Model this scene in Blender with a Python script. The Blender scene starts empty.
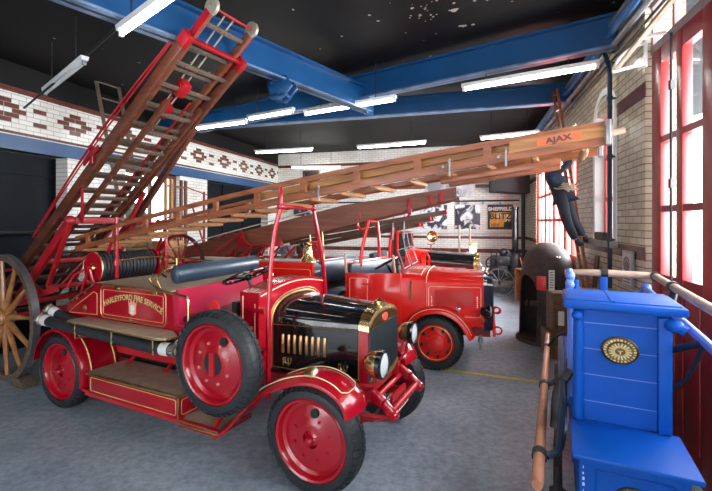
import bpy, bmesh, math, random
from mathutils import Vector, Matrix
random.seed(7)
C = bpy.context.scene.collection
PI = math.pi
def R(a): return math.radians(a)
# ---------------------------------------------------------------- camera, world, exposure
F_PX, CAM_H, HOR = 410.0, 2.12, 221.5
cd = bpy.data.cameras.new('camera'); cam = bpy.data.objects.new('camera', cd); C.objects.link(cam)
cam.location = (0, 0, CAM_H); cam.rotation_euler = (R(90), 0, 0)
cd.sensor_width = 36; cd.lens = F_PX/712*36; cd.shift_y = (HOR-245.5)/712; cd.clip_end = 200
bpy.context.scene.camera = cam
vs = bpy.context.scene.view_settings
vs.view_transform = 'Standard'; vs.look = 'None'; vs.gamma = 1; vs.use_curve_mapping = False
vs.exposure = 0.95
w = bpy.data.worlds.new('sky'); bpy.context.scene.world = w; w.use_nodes = True
bgn = w.node_tree.nodes['Background']; bgn.inputs[0].default_value = (0.86, 0.93, 1.0, 1); bgn.inputs[1].default_value = 5.0
TUBE = 17.0      # strength of the fluorescent tubes
SKY = 330.0      # daylight coming through each bay door
def area(name, loc, rot, sx, sy, power, col=(0.9, 0.95, 1)):
    l = bpy.data.lights.new(name, 'AREA'); l.shape = 'RECTANGLE'; l.size = sx; l.size_y = sy; l.energy = power; l.color = col
    o = bpy.data.objects.new(name, l); o.location = loc; o.rotation_euler = rot; C.objects.link(o); return o
RT = 0.28; RA = math.atan(RT)                       # room turned against the camera
def wallR(Y, off=0): return Vector((1.75+RT*Y-off, Y, 0))
def wallL(Y, off=0): return Vector((-7.2+RT*Y+off, Y, 0))
# daylight falling in through the bay doors of the right wall (just outside the glass)
for nm, Y, z, sy, sz, k in (("daylight_bay_near", 2.1, 2.7, 3.8, 2.2, 1.0), ("daylight_bay_far", 8.9, 2.6, 4.2, 2.0, 2.3), ("daylight_bay_behind", -2.6, 2.7, 3.8, 2.2, 0.6)):
    p = wallR(Y, -0.55)
    area(nm, (p.x, p.y, z), (0, R(90), -RA), sz, sy, SKY*k)

# ---------------------------------------------------------------- materials
MATS = {}
def mat(name, col, rough=0.5, metal=0.0, var=0.0, scale=8.0, bump=0.0, coat=0.0, col2=None, stretch=None, spec=0.5):
    if name in MATS: return MATS[name]
    m = bpy.data.materials.new(name); m.use_nodes = True; nt = m.node_tree; b = nt.nodes['Principled BSDF']
    b.inputs['Base Color'].default_value = (*col, 1); b.inputs['Roughness'].default_value = rough
    b.inputs['Metallic'].default_value = metal; b.inputs['Coat Weight'].default_value = coat; b.inputs['Specular IOR Level'].default_value = spec
    b.inputs['Coat Roughness'].default_value = 0.08
    if var or bump or col2:
        tc = nt.nodes.new('ShaderNodeTexCoord'); mp = nt.nodes.new('ShaderNodeMapping'); nz = nt.nodes.new('ShaderNodeTexNoise')
        nz.inputs['Scale'].default_value = scale; nz.inputs['Detail'].default_value = 5
        if stretch: mp.inputs['Scale'].default_value = stretch
        nt.links.new(tc.outputs['Object'], mp.inputs[0]); nt.links.new(mp.outputs[0], nz.inputs['Vector'])
        if var or col2:
            cr = nt.nodes.new('ShaderNodeValToRGB'); c2 = col2 or tuple(c*(1-var) for c in col)
            cr.color_ramp.elements[0].position = 0.35; cr.color_ramp.elements[1].position = 0.65
            cr.color_ramp.elements[0].color = (*c2, 1); cr.color_ramp.elements[1].color = (*col, 1)
            nt.links.new(nz.outputs['Fac'], cr.inputs[0]); nt.links.new(cr.outputs[0], b.inputs['Base Color'])
        if bump:
            bp = nt.nodes.new('ShaderNodeBump'); bp.inputs['Strength'].default_value = bump; bp.inputs['Distance'].default_value = 0.01
            nt.links.new(nz.outputs['Fac'], bp.inputs['Height']); nt.links.new(bp.outputs[0], b.inputs['Normal'])
    MATS[name] = m; return m
def emit(name, col, s):
    m = bpy.data.materials.new(name); m.use_nodes = True; b = m.node_tree.nodes['Principled BSDF']
    b.inputs['Base Color'].default_value = (*col, 1); b.inputs['Emission Color'].default_value = (*col, 1); b.inputs['Emission Strength'].default_value = s
    MATS[name] = m; return m
RED = mat('crimson_coachwork', (0.37, 0.002, 0.012), 0.22, coat=0.5)
RED2 = mat('scarlet_coachwork', (0.74, 0.012, 0.006), 0.25, coat=0.5)
REDP = mat('red_painted_iron', (0.50, 0.012, 0.022), 0.35, var=0.15)
REDE = mat('bright_red_iron', (0.37, 0.007, 0.014), 0.4, var=0.2)
REDD = mat('red_door_paint', (0.34, 0.022, 0.022), 0.35, var=0.15, scale=3)
REDW = mat('salmon_red_door_paint', (0.70, 0.10, 0.08), 0.4, var=0.1)
TYRE = mat('tyre_rubber', (0.017, 0.021, 0.025), 0.55, var=0.25, scale=20)
BLK = mat('black_gloss_enamel', (0.006, 0.006, 0.007), 0.12, coat=0.5)
BLKM = mat('black_iron', (0.016, 0.017, 0.019), 0.5, var=0.3)
LEATHER = mat('blue_black_leather', (0.025, 0.045, 0.07), 0.32, bump=0.2, scale=40)
BRASS = mat('polished_brass', (0.74, 0.55, 0.25), 0.26, 1.0, var=0.2, scale=15)
BRASSD = mat('dull_brass_edging', (0.42, 0.29, 0.12), 0.4, 1.0, var=0.3, scale=30)
GOLD = mat('gold_leaf', (0.80, 0.56, 0.20), 0.42, 0.3)
CREAM = mat('cream_lining_paint', (0.85, 0.70, 0.45), 0.4)
LINO = mat('brown_lino', (0.40, 0.31, 0.22), 0.55, var=0.25, scale=12)
CHROME = mat('chrome', (0.75, 0.75, 0.76), 0.15, 1.0)
STEELG = mat('grey_steel', (0.32, 0.33, 0.34), 0.4, 0.8, var=0.2)
RADC = mat('radiator_core', (0.05, 0.065, 0.075), 0.45, 0.4)
LENS = mat('lamp_glass', (0.72, 0.78, 0.78), 0.08, 0.3)
WOOD = mat('varnished_ladder_wood', (0.35, 0.112, 0.040), 0.38, col2=(0.20, 0.055, 0.020), scale=6, stretch=(0.6, 5, 5), coat=0.3)
WOODY = mat('yellow_pine_wood', (0.46, 0.22, 0.070), 0.45, col2=(0.31, 0.12, 0.036), scale=6, stretch=(0.6, 6, 6))
WOODD = mat('dark_mahogany_wood', (0.15, 0.042, 0.020), 0.4, col2=(0.07, 0.022, 0.012), scale=5, stretch=(0.6, 5, 5), coat=0.2)
WOODB = mat('brown_beam_wood', (0.21, 0.062, 0.028), 0.45, col2=(0.13, 0.038, 0.018), scale=5, stretch=(0.5, 6, 6))
WOODG = mat('weathered_grey_wood', (0.15, 0.10, 0.07), 0.65, col2=(0.08, 0.052, 0.035), scale=8, stretch=(0.6, 6, 6))
OAK = mat('varnished_oak', (0.42, 0.19, 0.065), 0.35, col2=(0.28, 0.11, 0.035), scale=7, coat=0.3)
CRATE = mat('brown_crate_wood', (0.22, 0.12, 0.06), 0.6, col2=(0.14, 0.075, 0.035), scale=9, stretch=(1, 1, 6))
ASH = mat('pale_ash_pole', (0.52, 0.38, 0.28), 0.5, var=0.25, scale=10)
COPP = mat('worn_orange_wood', (0.50, 0.24, 0.13), 0.35, col2=(0.36, 0.15, 0.075), scale=7, stretch=(1, 1, 1), coat=0.3)
BLUE = mat('royal_blue_paint', (0.0, 0.085, 0.46), 0.48, var=0.12, scale=3, spec=0.25)
BLUED = mat('royal_blue_paint_in_groove', (0.004, 0.05, 0.30), 0.5)
BLUEL = mat('light_blue_iron_paint', (0.12, 0.22, 0.62), 0.4)
BEAMB = mat('blue_steel_beam', (0.006, 0.065, 0.19), 0.35, var=0.2, scale=2)
BEAMW = mat('worn_blue_beam_edge', (0.18, 0.28, 0.44), 0.35, 0.3, var=0.5, scale=5)
HOSE = mat('black_ribbed_hose', (0.02, 0.023, 0.027), 0.5, bump=0.2, scale=60)
WHITE = mat('white_paint', (0.78, 0.78, 0.76), 0.4)
TUBEM = emit('fluorescent_tube_lit', (1.0, 0.98, 0.92), TUBE)
ROPE = mat('pale_rope', (0.42, 0.35, 0.25), 0.9, bump=0.6, scale=70)
NAVY = mat('navy_cloth', (0.012, 0.022, 0.05), 0.8, var=0.3, scale=5)
TROU = mat('grey_black_trouser_cloth', (0.035, 0.042, 0.055), 0.85, var=0.3, scale=5)
SKIN = mat('skin', (0.62, 0.38, 0.28), 0.5)
PAPER = mat('white_paper', (0.85, 0.85, 0.82), 0.7)
INK = mat('black_ink', (0.02, 0.02, 0.022), 0.6)
SIGNR = mat('red_sign_plastic', (0.70, 0.03, 0.03), 0.4)

def glass_mat():
    m = bpy.data.materials.new('clear_glass'); m.use_nodes = True; nt = m.node_tree; nt.nodes.clear()
    o = nt.nodes.new('ShaderNodeOutputMaterial'); mx = nt.nodes.new('ShaderNodeMixShader'); t = nt.nodes.new('ShaderNodeBsdfTransparent'); g = nt.nodes.new('ShaderNodeBsdfGlossy')
    g.inputs['Roughness'].default_value = 0.05; mx.inputs[0].default_value = 0.07
    nt.links.new(t.outputs[0], mx.inputs[1]); nt.links.new(g.outputs[0], mx.inputs[2]); nt.links.new(mx.outputs[0], o.inputs[0])
    return m
GLASS = glass_mat()
def brick_mat(name, c1, c2, mortar, rough=0.25, bw=0.225, bh=0.075, ms=0.006):
    m = bpy.data.materials.new(name); m.use_nodes = True; nt = m.node_tree; b = nt.nodes['Principled BSDF']
    tc = nt.nodes.new('ShaderNodeTexCoord'); sp = nt.nodes.new('ShaderNodeSeparateXYZ'); cb = nt.nodes.new('ShaderNodeCombineXYZ')
    nt.links.new(tc.outputs['Object'], sp.inputs[0]); nt.links.new(sp.outputs[0], cb.inputs[0]); nt.links.new(sp.outputs[2], cb.inputs[1])
    br = nt.nodes.new('ShaderNodeTexBrick'); nt.links.new(cb.outputs[0], br.inputs['Vector'])
    br.inputs['Color1'].default_value = (*c1, 1); br.inputs['Color2'].default_value = (*c2, 1); br.inputs['Mortar'].default_value = (*mortar, 1)
    br.inputs['Scale'].default_value = 1; br.inputs['Mortar Size'].default_value = ms; br.inputs['Brick Width'].default_value = bw; br.inputs['Row Height'].default_value = bh
    br.inputs['Mortar Smooth'].default_value = 0.1; br.inputs['Bias'].default_value = -0.2
    nz = nt.nodes.new('ShaderNodeTexNoise'); nz.inputs['Scale'].default_value = 1.3; nt.links.new(tc.outputs['Object'], nz.inputs[0])
    cr = nt.nodes.new('ShaderNodeValToRGB'); cr.color_ramp.elements[0].color = (0.85, 0.82, 0.77, 1); cr.color_ramp.elements[1].color = (1, 1, 1, 1)
    cr.color_ramp.elements[0].position = 0.3; cr.color_ramp.elements[1].position = 0.6; nt.links.new(nz.outputs['Fac'], cr.inputs[0])
    mu = nt.nodes.new('ShaderNodeMix'); mu.data_type = 'RGBA'; mu.blend_type = 'MULTIPLY'; mu.inputs[0].default_value = 1
    nt.links.new(br.outputs['Color'], mu.inputs[6]); nt.links.new(cr.outputs[0], mu.inputs[7]); nt.links.new(mu.outputs[2], b.inputs['Base Color'])
    b.inputs['Roughness'].default_value = rough
    bp = nt.nodes.new('ShaderNodeBump'); bp.invert = True; bp.inputs['Strength'].default_value = 0.5; bp.inputs['Distance'].default_value = 0.004
    nt.links.new(br.outputs['Fac'], bp.inputs['Height']); nt.links.new(bp.outputs[0], b.inputs['Normal'])
    return m
WBRICK = brick_mat('white_glazed_brick', (0.80, 0.79, 0.75), (0.70, 0.68, 0.63), (0.42, 0.39, 0.35))
CBRICK = brick_mat('cream_glazed_brick', (0.66, 0.57, 0.42), (0.50, 0.42, 0.29), (0.22, 0.17, 0.13))
BBRICK = brick_mat('brown_glazed_brick', (0.17, 0.045, 0.028), (0.11, 0.028, 0.018), (0.06, 0.03, 0.025))
def floor_mat():
    m = bpy.data.materials.new('concrete_floor'); m.use_nodes = True; nt = m.node_tree; b = nt.nodes['Principled BSDF']
    tc = nt.nodes.new('ShaderNodeTexCoord'); L = nt.links.new
    def noise(s, d=6, rough=0.6):
        n = nt.nodes.new('ShaderNodeTexNoise'); n.inputs['Scale'].default_value = s; n.inputs['Detail'].default_value = d; n.inputs['Roughness'].default_value = rough
        L(tc.outputs['Object'], n.inputs[0]); return n
    def ramp(n, a, ca, bb, cb2):
        r = nt.nodes.new('ShaderNodeValToRGB'); r.color_ramp.elements[0].position = a; r.color_ramp.elements[0].color = (*ca, 1)
        r.color_ramp.elements[1].position = bb; r.color_ramp.elements[1].color = (*cb2, 1); L(n.outputs['Fac'], r.inputs[0]); return r
    r1 = ramp(noise(0.9), 0.3, (0.21, 0.28, 0.35), 0.72, (0.46, 0.55, 0.62))
    r2 = ramp(noise(14, 8, 0.7), 0.36, (0.62, 0.62, 0.62), 0.6, (1, 1, 1))
    r3 = ramp(noise(38, 3), 0.70, (0, 0, 0), 0.76, (1, 1, 1))
    r4 = ramp(noise(3.1, 4), 0.55, (0, 0, 0), 0.7, (1, 1, 1))
    def mix(bt, a, c, f=None):
        x = nt.nodes.new('ShaderNodeMix'); x.data_type = 'RGBA'; x.blend_type = bt; x.inputs[0].default_value = 1
        L(a, x.inputs[6])
        if isinstance(c, tuple): x.inputs[7].default_value = (*c, 1)
        else: L(c, x.inputs[7])
        if f is not None: L(f, x.inputs[0])
        return x.outputs[2]
    base = mix('MULTIPLY', r1.outputs[0], r2.outputs[0])
    mk = mix('MULTIPLY', r3.outputs[0], r4.outputs[0])
    bw = nt.nodes.new('ShaderNodeRGBToBW'); L(mk, bw.inputs[0])
    out = mix('MIX', base, (0.62, 0.64, 0.66), bw.outputs[0])
    L(out, b.inputs['Base Color'])
    rr = nt.nodes.new('ShaderNodeMapRange'); rr.inputs[3].default_value = 0.30; rr.inputs[4].default_value = 0.55; L(noise(2.3).outputs['Fac'], rr.inputs[0]); L(rr.outputs[0], b.inputs['Roughness'])
    bp = nt.nodes.new('ShaderNodeBump'); bp.inputs['Strength'].default_value = 0.15; bp.inputs['Distance'].default_value = 0.006; L(noise(30).outputs['Fac'], bp.inputs['Height']); L(bp.outputs[0], b.inputs['Normal'])
    return m
FLOOR = floor_mat()
CEIL = mat('black_ceiling_paint', (0.011, 0.0105, 0.010), 0.6, var=0.5, scale=0.8, bump=0.15, spec=0.15)
CEILF = mat('bare_plaster_flake', (0.45, 0.40, 0.33), 0.8)
DARKW = mat('dark_door_paint_and_room_shade', (0.005, 0.008, 0.012), 0.6, var=0.3, scale=2, spec=0.15)
YEL = mat('yellow_floor_paint', (0.85, 0.62, 0.06), 0.6, var=0.25, scale=25)
IRON = mat('rusty_grey_iron', (0.045, 0.038, 0.036), 0.7, 0.0, spec=0.3, col2=(0.075, 0.055, 0.045), scale=6, bump=0.4)

# ---------------------------------------------------------------- mesh helper
class MB:
    def __init__(s): s.bm = bmesh.new(); s.mi = 0
    def _m(s, faces):
        for f in faces: f.material_index = s.mi
        return faces
    def box(s, x0, x1, y0, y1, z0, z1, bev=0.0):
        v = [s.bm.verts.new(p) for p in ((x0,y0,z0),(x1,y0,z0),(x1,y1,z0),(x0,y1,z0),(x0,y0,z1),(x1,y0,z1),(x1,y1,z1),(x0,y1,z1))]
        fs = [s.bm.faces.new([v[i] for i in q]) for q in ((3,2,1,0),(4,5,6,7),(0,1,5,4),(1,2,6,5),(2,3,7,6),(3,0,4,7))]
        s._m(fs)
        if bev:
            es = list({e for f in fs for e in f.edges}); r = bmesh.ops.bevel(s.bm, geom=es, offset=bev, segments=2, affect='EDGES', profile=0.5); s._m(r['faces'])
        return s
    def beam(s, p, q, w, h, up=(0,0,1), bev=0.0, w2=None, h2=None):
        p = Vector(p); q = Vector(q); d = (q-p).normalized(); up = Vector(up)
        side = d.cross(up)
        if side.length < 1e-4: side = d.cross(Vector((1,0,0)))
        side.normalize(); up = side.cross(d).normalized(); w2 = w2 or w; h2 = h2 or h; v = []
        for c, ww, hh in ((p, w, h), (q, w2, h2)):
            for a, b in ((-1,-1),(1,-1),(1,1),(-1,1)): v.append(s.bm.verts.new(c+side*a*ww/2+up*b*hh/2))
        fs = [s.bm.faces.new([v[i] for i in k]) for k in ((3,2,1,0),(4,5,6,7),(0,1,5,4),(1,2,6,5),(2,3,7,6),(3,0,4,7))]
        s._m(fs)
        if bev:
            es = list({e for f in fs for e in f.edges}); r = bmesh.ops.bevel(s.bm, geom=es, offset=bev, segments=2, affect='EDGES', profile=0.5); s._m(r['faces'])
        return s
    def tube(s, pts, r, n=10, closed=False, radii=None, caps=True, sx=1.0):
        pts = [Vector(p) for p in pts]; N = len(pts); rings = []; prev = None
        for i, p in enumerate(pts):
            a = pts[(i-1) % N] if (closed or i > 0) else p; b = pts[(i+1) % N] if (closed or i < N-1) else p
            t = (b-a).normalized()
            if prev is None:
                u = t.cross(Vector((0,0,1)))
                if u.length < 1e-3: u = t.cross(Vector((1,0,0)))
            else: u = prev - t*prev.dot(t)
            u.normalize(); prev = u; w_ = t.cross(u); rr = radii[i] if radii else r
            rings.append([s.bm.verts.new(p+(u*math.cos(2*PI*k/n)*sx+w_*math.sin(2*PI*k/n))*rr) for k in range(n)])
        fs = []
        for i in range(N if closed else N-1):
            A = rings[i]; B = rings[(i+1) % N]
            for k in range(n): fs.append(s.bm.faces.new((A[k], A[(k+1)%n], B[(k+1)%n], B[k])))
        if caps and not closed: fs.append(s.bm.faces.new(rings[0][::-1])); fs.append(s.bm.faces.new(rings[-1]))
        s._m(fs); return s
    def lathe(s, prof, o=(0,0,0), ax=(0,0,1), n=32, closed=False):
        """prof: (radius, height along ax)"""
        o = Vector(o); ax = Vector(ax).normalized(); u = ax.cross(Vector((0,0,1)))
        if u.length < 1e-3: u = Vector((1,0,0))
        u.normalize(); w_ = ax.cross(u); rings = []; fs = []
        for r, h in prof:
            if r < 1e-5: rings.append([s.bm.verts.new(o+ax*h)])
            else: rings.append([s.bm.verts.new(o+ax*h+(u*math.cos(2*PI*k/n)+w_*math.sin(2*PI*k/n))*r) for k in range(n)])
        m = len(rings)
        for i in range(m if closed else m-1):
            A = rings[i]; B = rings[(i+1) % m]
            for k in range(n):
                a0, a1 = (A[0], A[0]) if len(A) == 1 else (A[k], A[(k+1)%n]); b0, b1 = (B[0], B[0]) if len(B) == 1 else (B[k], B[(k+1)%n])
                q = []
                for x in (a0, a1, b1, b0):
                    if x not in q: q.append(x)
                if len(q) > 2: fs.append(s.bm.faces.new(q))
        s._m(fs); return s
    def sph(s, o, r, n=12, sc=(1,1,1)):
        g = bmesh.ops.create_uvsphere(s.bm, u_segments=n, v_segments=max(6, n*2//3), radius=r)
        for v in g['verts']: v.co = Vector(o)+Vector((v.co.x*sc[0], v.co.y*sc[1], v.co.z*sc[2]))
        s._m({f for v in g['verts'] for f in v.link_faces}); return s
    def prism(s, poly, a, b, axis='y', bev=0.0):
        """poly in the plane across axis, swept from a to b"""
        def P(p, t):
            return {'y': (p[0], t, p[1]), 'x': (t, p[0], p[1]), 'z': (p[0], p[1], t)}[axis]
        A = [s.bm.verts.new(P(p, a)) for p in poly]; B = [s.bm.verts.new(P(p, b)) for p in poly]; n = len(poly)
        fs = [s.bm.faces.new(A[::-1]), s.bm.faces.new(B)]
        for i in range(n): fs.append(s.bm.faces.new((A[i], A[(i+1)%n], B[(i+1)%n], B[i])))
        s._m(fs)
        if bev:
            es = list({e for f in fs for e in f.edges}); r = bmesh.ops.bevel(s.bm, geom=es, offset=bev, segments=2, affect='EDGES', profile=0.5); s._m(r['faces'])
        return s
    def loft(s, secs, caps=True, closed=True):
        rs = [[s.bm.verts.new(p) for p in sec] for sec in secs]; fs = []; n = len(rs[0])
        for A, B in zip(rs, rs[1:]):
            for k in range(n if closed else n-1): fs.append(s.bm.faces.new((A[k], A[(k+1)%n], B[(k+1)%n], B[k])))
        if caps: fs.append(s.bm.faces.new(rs[0][::-1])); fs.append(s.bm.faces.new(rs[-1]))
        s._m(fs); return s
    def quad(s, *p): s._m([s.bm.faces.new([s.bm.verts.new(q) for q in p])]); return s
    def build(s, name, m, parent=None, ang=35, label=None, split=True, **kw):
        bmesh.ops.recalc_face_normals(s.bm, faces=s.bm.faces[:]); groups = [None]
        if parent is not None and split: groups = s.clusters()
        out = []
        for g in groups:
            bm = s.bm
            if g is not None and len(groups) > 1:
                bm = s.bm.copy(); bm.verts.ensure_lookup_table(); keep = set(g)
                bmesh.ops.delete(bm, geom=[v for v in bm.verts if v.index not in keep], context='VERTS')
            me = bpy.data.meshes.new(name); bm.to_mesh(me)
            if bm is not s.bm: bm.free()
            for x in (m if isinstance(m, (list, tuple)) else [m]): me.materials.append(x)
            for p in me.polygons: p.use_smooth = True
            me.set_sharp_from_angle(angle=R(ang))
            o = bpy.data.objects.new(name, me); C.objects.link(o)
            if parent: o.parent = parent
            if label: o['label'] = label
            for k, v in kw.items(): o[k] = v
            out.append(o)
        s.bm.free(); return max(out, key=lambda o: len(o.data.vertices))
    def clusters(s):
        """vertex indices of pieces that do not touch one another"""
        s.bm.verts.index_update(); s.bm.verts.ensure_lookup_table(); seen = set(); isl = []
        for v in s.bm.verts:
            if v.index in seen: continue
            st = [v]; seen.add(v.index); c = []
            while st:
                a = st.pop(); c.append(a.index)
                for e in a.link_edges:
                    b = e.other_vert(a)
                    if b.index not in seen: seen.add(b.index); st.append(b)
            isl.append(c)
        if len(isl) == 1 or len(isl) > 400: return [None]
        bb = []
        for c in isl:
            P = [s.bm.verts[i].co for i in c]; bb.append([min(p[j] for p in P)-0.006 for j in range(3)]+[max(p[j] for p in P)+0.006 for j in range(3)])
        par = list(range(len(isl)))
        def find(i):
            while par[i] != i: i = par[i]
            return i
        for i in range(len(isl)):
            for j in range(i):
                if all(bb[i][q] <= bb[j][q+3] and bb[j][q] <= bb[i][q+3] for q in range(3)): par[find(i)] = find(j)
        g = {}
        for i, c in enumerate(isl): g.setdefault(find(i), []).extend(c)
        return list(g.values()) if 1 < len(g) <= 60 else [None]
def tag(o, label, cat, group=None, kind=None):
    o['label'] = label; o['category'] = cat
    if group: o['group'] = group
    if kind: o['kind'] = kind
    return o
def thing(name, label, cat, loc=(0,0,0), rz=0.0, group=None):
    o = bpy.data.objects.new(name, None); C.objects.link(o); o.location = loc; o.rotation_euler = (0,0,rz); o.empty_display_size = 0.1
    return tag(o, label, cat, group)
def struct(name, mb, m, loc=(0,0,0), rz=0.0, ang=35):
    o = mb.build(name, m, None, ang); o.location = loc; o.rotation_euler = (0,0,rz); o['kind'] = 'structure'; return o
def copy_tree(o, parent=None):
    c = o.copy(); C.objects.link(c); c.parent = parent
    for ch in list(o.children): copy_tree(ch, c)
    return c
def text_mesh(name, body, size, m, parent, M, ext=0.0015, arc=None, sx=1.0, bold=0.0, sp=1.0):
    """letters as thin solid mesh; M places the text plane (x along, y up); arc bends the baseline (radius, downward circle)"""
    cu = bpy.data.curves.new(name, 'FONT'); cu.body = body; cu.size = size; cu.extrude = ext; cu.offset = bold; cu.align_x = 'CENTER'; cu.space_character = sp
    t = bpy.data.objects.new('tmp', cu); C.objects.link(t); dg = bpy.context.evaluated_depsgraph_get()
    me = bpy.data.meshes.new_from_object(t.evaluated_get(dg)); C.objects.unlink(t); bpy.data.objects.remove(t)
    for v in me.vertices:
        x, y, z = v.co; x *= sx
        if arc: a = x/arc; x, y = (arc+y)*math.sin(a), (arc+y)*math.cos(a)-arc
        v.co = M @ Vector((x, y, z))
    me.materials.clear(); me.materials.append(m)
    o = bpy.data.objects.new(name, me); C.objects.link(o)
    if parent: o.parent = parent
    return o
def at(x, y, Y): return Vector(((x-356)/F_PX*Y, Y, CAM_H-(y-HOR)/F_PX*Y))
def rect_line(mb, pts, r, n=6): mb.tube(pts, r, n, closed=True); return mb
def rrect(x0, x1, z0, z1, rad, k=4):
    out = []
    for cx, cz, a0 in ((x1-rad, z1-rad, 0), (x0+rad, z1-rad, 90), (x0+rad, z0+rad, 180), (x1-rad, z0+rad, 270)):
        for i in range(k+1): a = R(a0+90*i/k); out.append((cx+rad*math.cos(a), cz+rad*math.sin(a)))
    return out
# ================================================================ THE ROOM
H_C = 4.62
cosr, sinr = math.cos(RA), math.sin(RA)
FR = Vector((5.39, 13.0, 0)); FL = Vector((-2.91, 15.32, 0))
mb = MB(); mb.quad((-13,-6,0),(8,-6,0),(8,17,0),(-13,17,0))
struct('floor', mb, FLOOR)
mb = MB(); p0 = Vector((1.07,5.93)); p1 = Vector((2.46,5.4)); d = (p1-p0)  .normalized()*0.035; n = Vector((-d.y, d.x)); q0 = p0-(p1-p0)*1.5; q1 = p1+(p1-p0)*0.25
mb.quad((*(q0-n),0.004),(*(q1-n),0.004),(*(q1+n),0.004),(*(q0+n),0.004)); struct('trim_1', mb, YEL)
mb = MB(); mb.box(-13,8,-6,17,H_C,H_C+0.1)
mb.mi = 1
for i in range(150):                       # flaked plaster spots on the ceiling
    if i < 60: x, y = random.gauss(0.9, 0.35), random.gauss(4.6, 0.35)
    elif i < 110: x, y = random.uniform(-4.5, 3.0), random.uniform(3.2, 7.5)
    else: x, y = random.gauss(2.2, 0.45), random.gauss(4.2, 0.35)
    r = random.uniform(0.006, 0.026); k = 7
    if i in (3, 20, 41, 112, 118, 125, 131, 140, 144): r = 0.05
    vs_ = [mb.bm.verts.new((x+r*random.uniform(.4,1.3)*math.cos(2*PI*j/k), y+r*random.uniform(.4,1.3)*math.sin(2*PI*j/k), H_C-0.003)) for j in range(k)]
    f = mb.bm.faces.new(vs_); f.material_index = 1
struct('ceiling', mb, [CEIL, CEILF])

def wall_boxes(mb, length, openings, z1, th=0.35, z0=0.0):
    """wall along local x with rectangular openings (x0,x1,za,zb); local y<0 is the inside face at y=0"""
    xs = sorted({0, length, *[o[0] for o in openings], *[o[1] for o in openings]})
    for a, b in zip(xs, xs[1:]):
        op = [o for o in openings if o[0] <= a+1e-6 and o[1] >= b-1e-6]
        if not op: mb.box(a, b, 0, th, z0, z1); continue
        o = op[0]
        if o[2] > z0+1e-4: mb.box(a, b, 0, th, z0, o[2])
        if o[3] < z1-1e-4: mb.box(a, b, 0, th, o[3], z1)
# ---- left wall: local x runs from the camera side to the far corner, inside face looks to +x of room
L0 = wallL(-3.0); SL = math.sqrt(1+RT*RT)
def sl(Y): return (Y+3.0)*SL
def band(mb, x0, x1, za, zb, y=0.0, t=0.006): mb.box(x0, x1, y-t, y+0.01, za, zb)
mb = MB()
RZL = math.atan2(1, RT)                     # local x -> along the wall, local y -> outward (left)
ops = [(sl(-0.5), sl(3.2), 0, 3.25), (sl(3.6), sl(7.32), 0, 3.25), (sl(8.55), sl(10.15), 0.9, 3.25), (sl(11.2), sl(14.55), 0, 3.25)]
LW = sl(15.35)
# white brick wall up to the frieze, black plaster above
xs = ops
wall_boxes(mb, LW, ops, 4.24)
mb.mi = 1; mb.box(0, LW, 0, 0.35, 4.24, H_C)
mb.mi = 2
band(mb, 0, LW, 4.155, 4.24); band(mb, 0, LW, 3.50, 3.545)
def brick(c, r, zc, w=0.225, h=0.075, k=1):
    band(mb, c+0.004, c+w*k-0.004, zc+r*h-0.034, zc+r*h+0.034, t=0.004)
Yc = 6.32; i = 0; zc = 3.865
pers = [4.05, 5.18, 6.32, 7.46, 8.60, 9.75, 10.85, 11.98, 13.0, 13.95, 14.85]
for Y in pers:
    c = sl(Y); w_ = 0.225 if Y < 12.5 else 0.2
    for r, cols in ((2,(-0.5,)), (1,(-1,0)), (0,(-1.5,0.5)), (-1,(-1,0)), (-2,(-0.5,))):
        for q in cols: brick(c+q*w_, r, zc, w_)
    brick(c+1.95*w_, 1, zc, w_); brick(c+1.95*w_, -2, zc, w_) if Y < 14 else None
struct('wall_left', mb, [WBRICK, CEIL, BBRICK], L0, RZL)
mb = MB(); mb.box(0, LW, -0.03, 0.2, 3.25, 3.48); struct('trim_2', mb, BEAMB, L0, RZL)
# dark door, sash window, dark panel whose colour stands for an unlit room's shade
def bay(name, a, b, m=DARKW):
    mb = MB(); mb.box(a, b, 0.30, 0.36, 0, 3.25)
    n = max(2, int((b-a)/0.95))
    for k in range(n+1):
        x = a+(b-a)*k/n; mb.box(x-0.03, x+0.03, 0.27, 0.30, 0, 3.25)
    for z in (0.05, 1.0, 1.95, 2.9): mb.box(a, b, 0.275, 0.30, z, z+0.06)
    struct(name, mb, m, L0, RZL)
bay('door_1', sl(3.6), sl(7.32)); bay('dark_room_panel', sl(11.2), sl(14.55)); bay('door_3', sl(-0.5), sl(3.2))  # second panel's dark colour stands for the shade of an open room
GREENV = mat('foliage_seen_outside', (0.03, 0.12, 0.035), 0.8, col2=(0.015, 0.03, 0.02), scale=6)
wn = MB(); a, b = sl(8.55), sl(10.15)
for x in (a+0.04, (a+b)/2, b-0.04): wn.box(x-0.04, x+0.04, 0.12, 0.18, 0.9, 3.25)
for z in (0.94, 2.0, 3.2): wn.box(a, b, 0.13, 0.17, z-0.04, z+0.04)
wo = struct('window_1', wn, WOODD, L0, RZL)
g = MB(); g.box(a, b, 0.148, 0.152, 0.9, 3.25); go = g.build('pane', GLASS, wo)
mb = MB(); mb.lathe([(0.001,0),(0.9,0.1),(1.3,0.7),(1.2,1.5),(0.6,2.2),(0.001,2.5)], (0,0,0.75), n=18)
for v in mb.bm.verts: v.co += Vector((random.uniform(-.12,.12), random.uniform(-.12,.12), random.uniform(-.12,.12)))
sb = mb.build('garden_shrub', GREENV); p = wallL(9.75, -1.95); sb.location = (p.x, p.y, 0); tag(sb, 'green shrub seen outside through the sash window in the left wall', 'shrub')
for q in sb.data.vertices: q.co.z -= 1.2 if False else 0
mbt = MB(); mbt.tube([(0,0,0),(0,0,1.4)], 0.08, 8); mbt.build('trunk', WOODD, sb)
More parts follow.
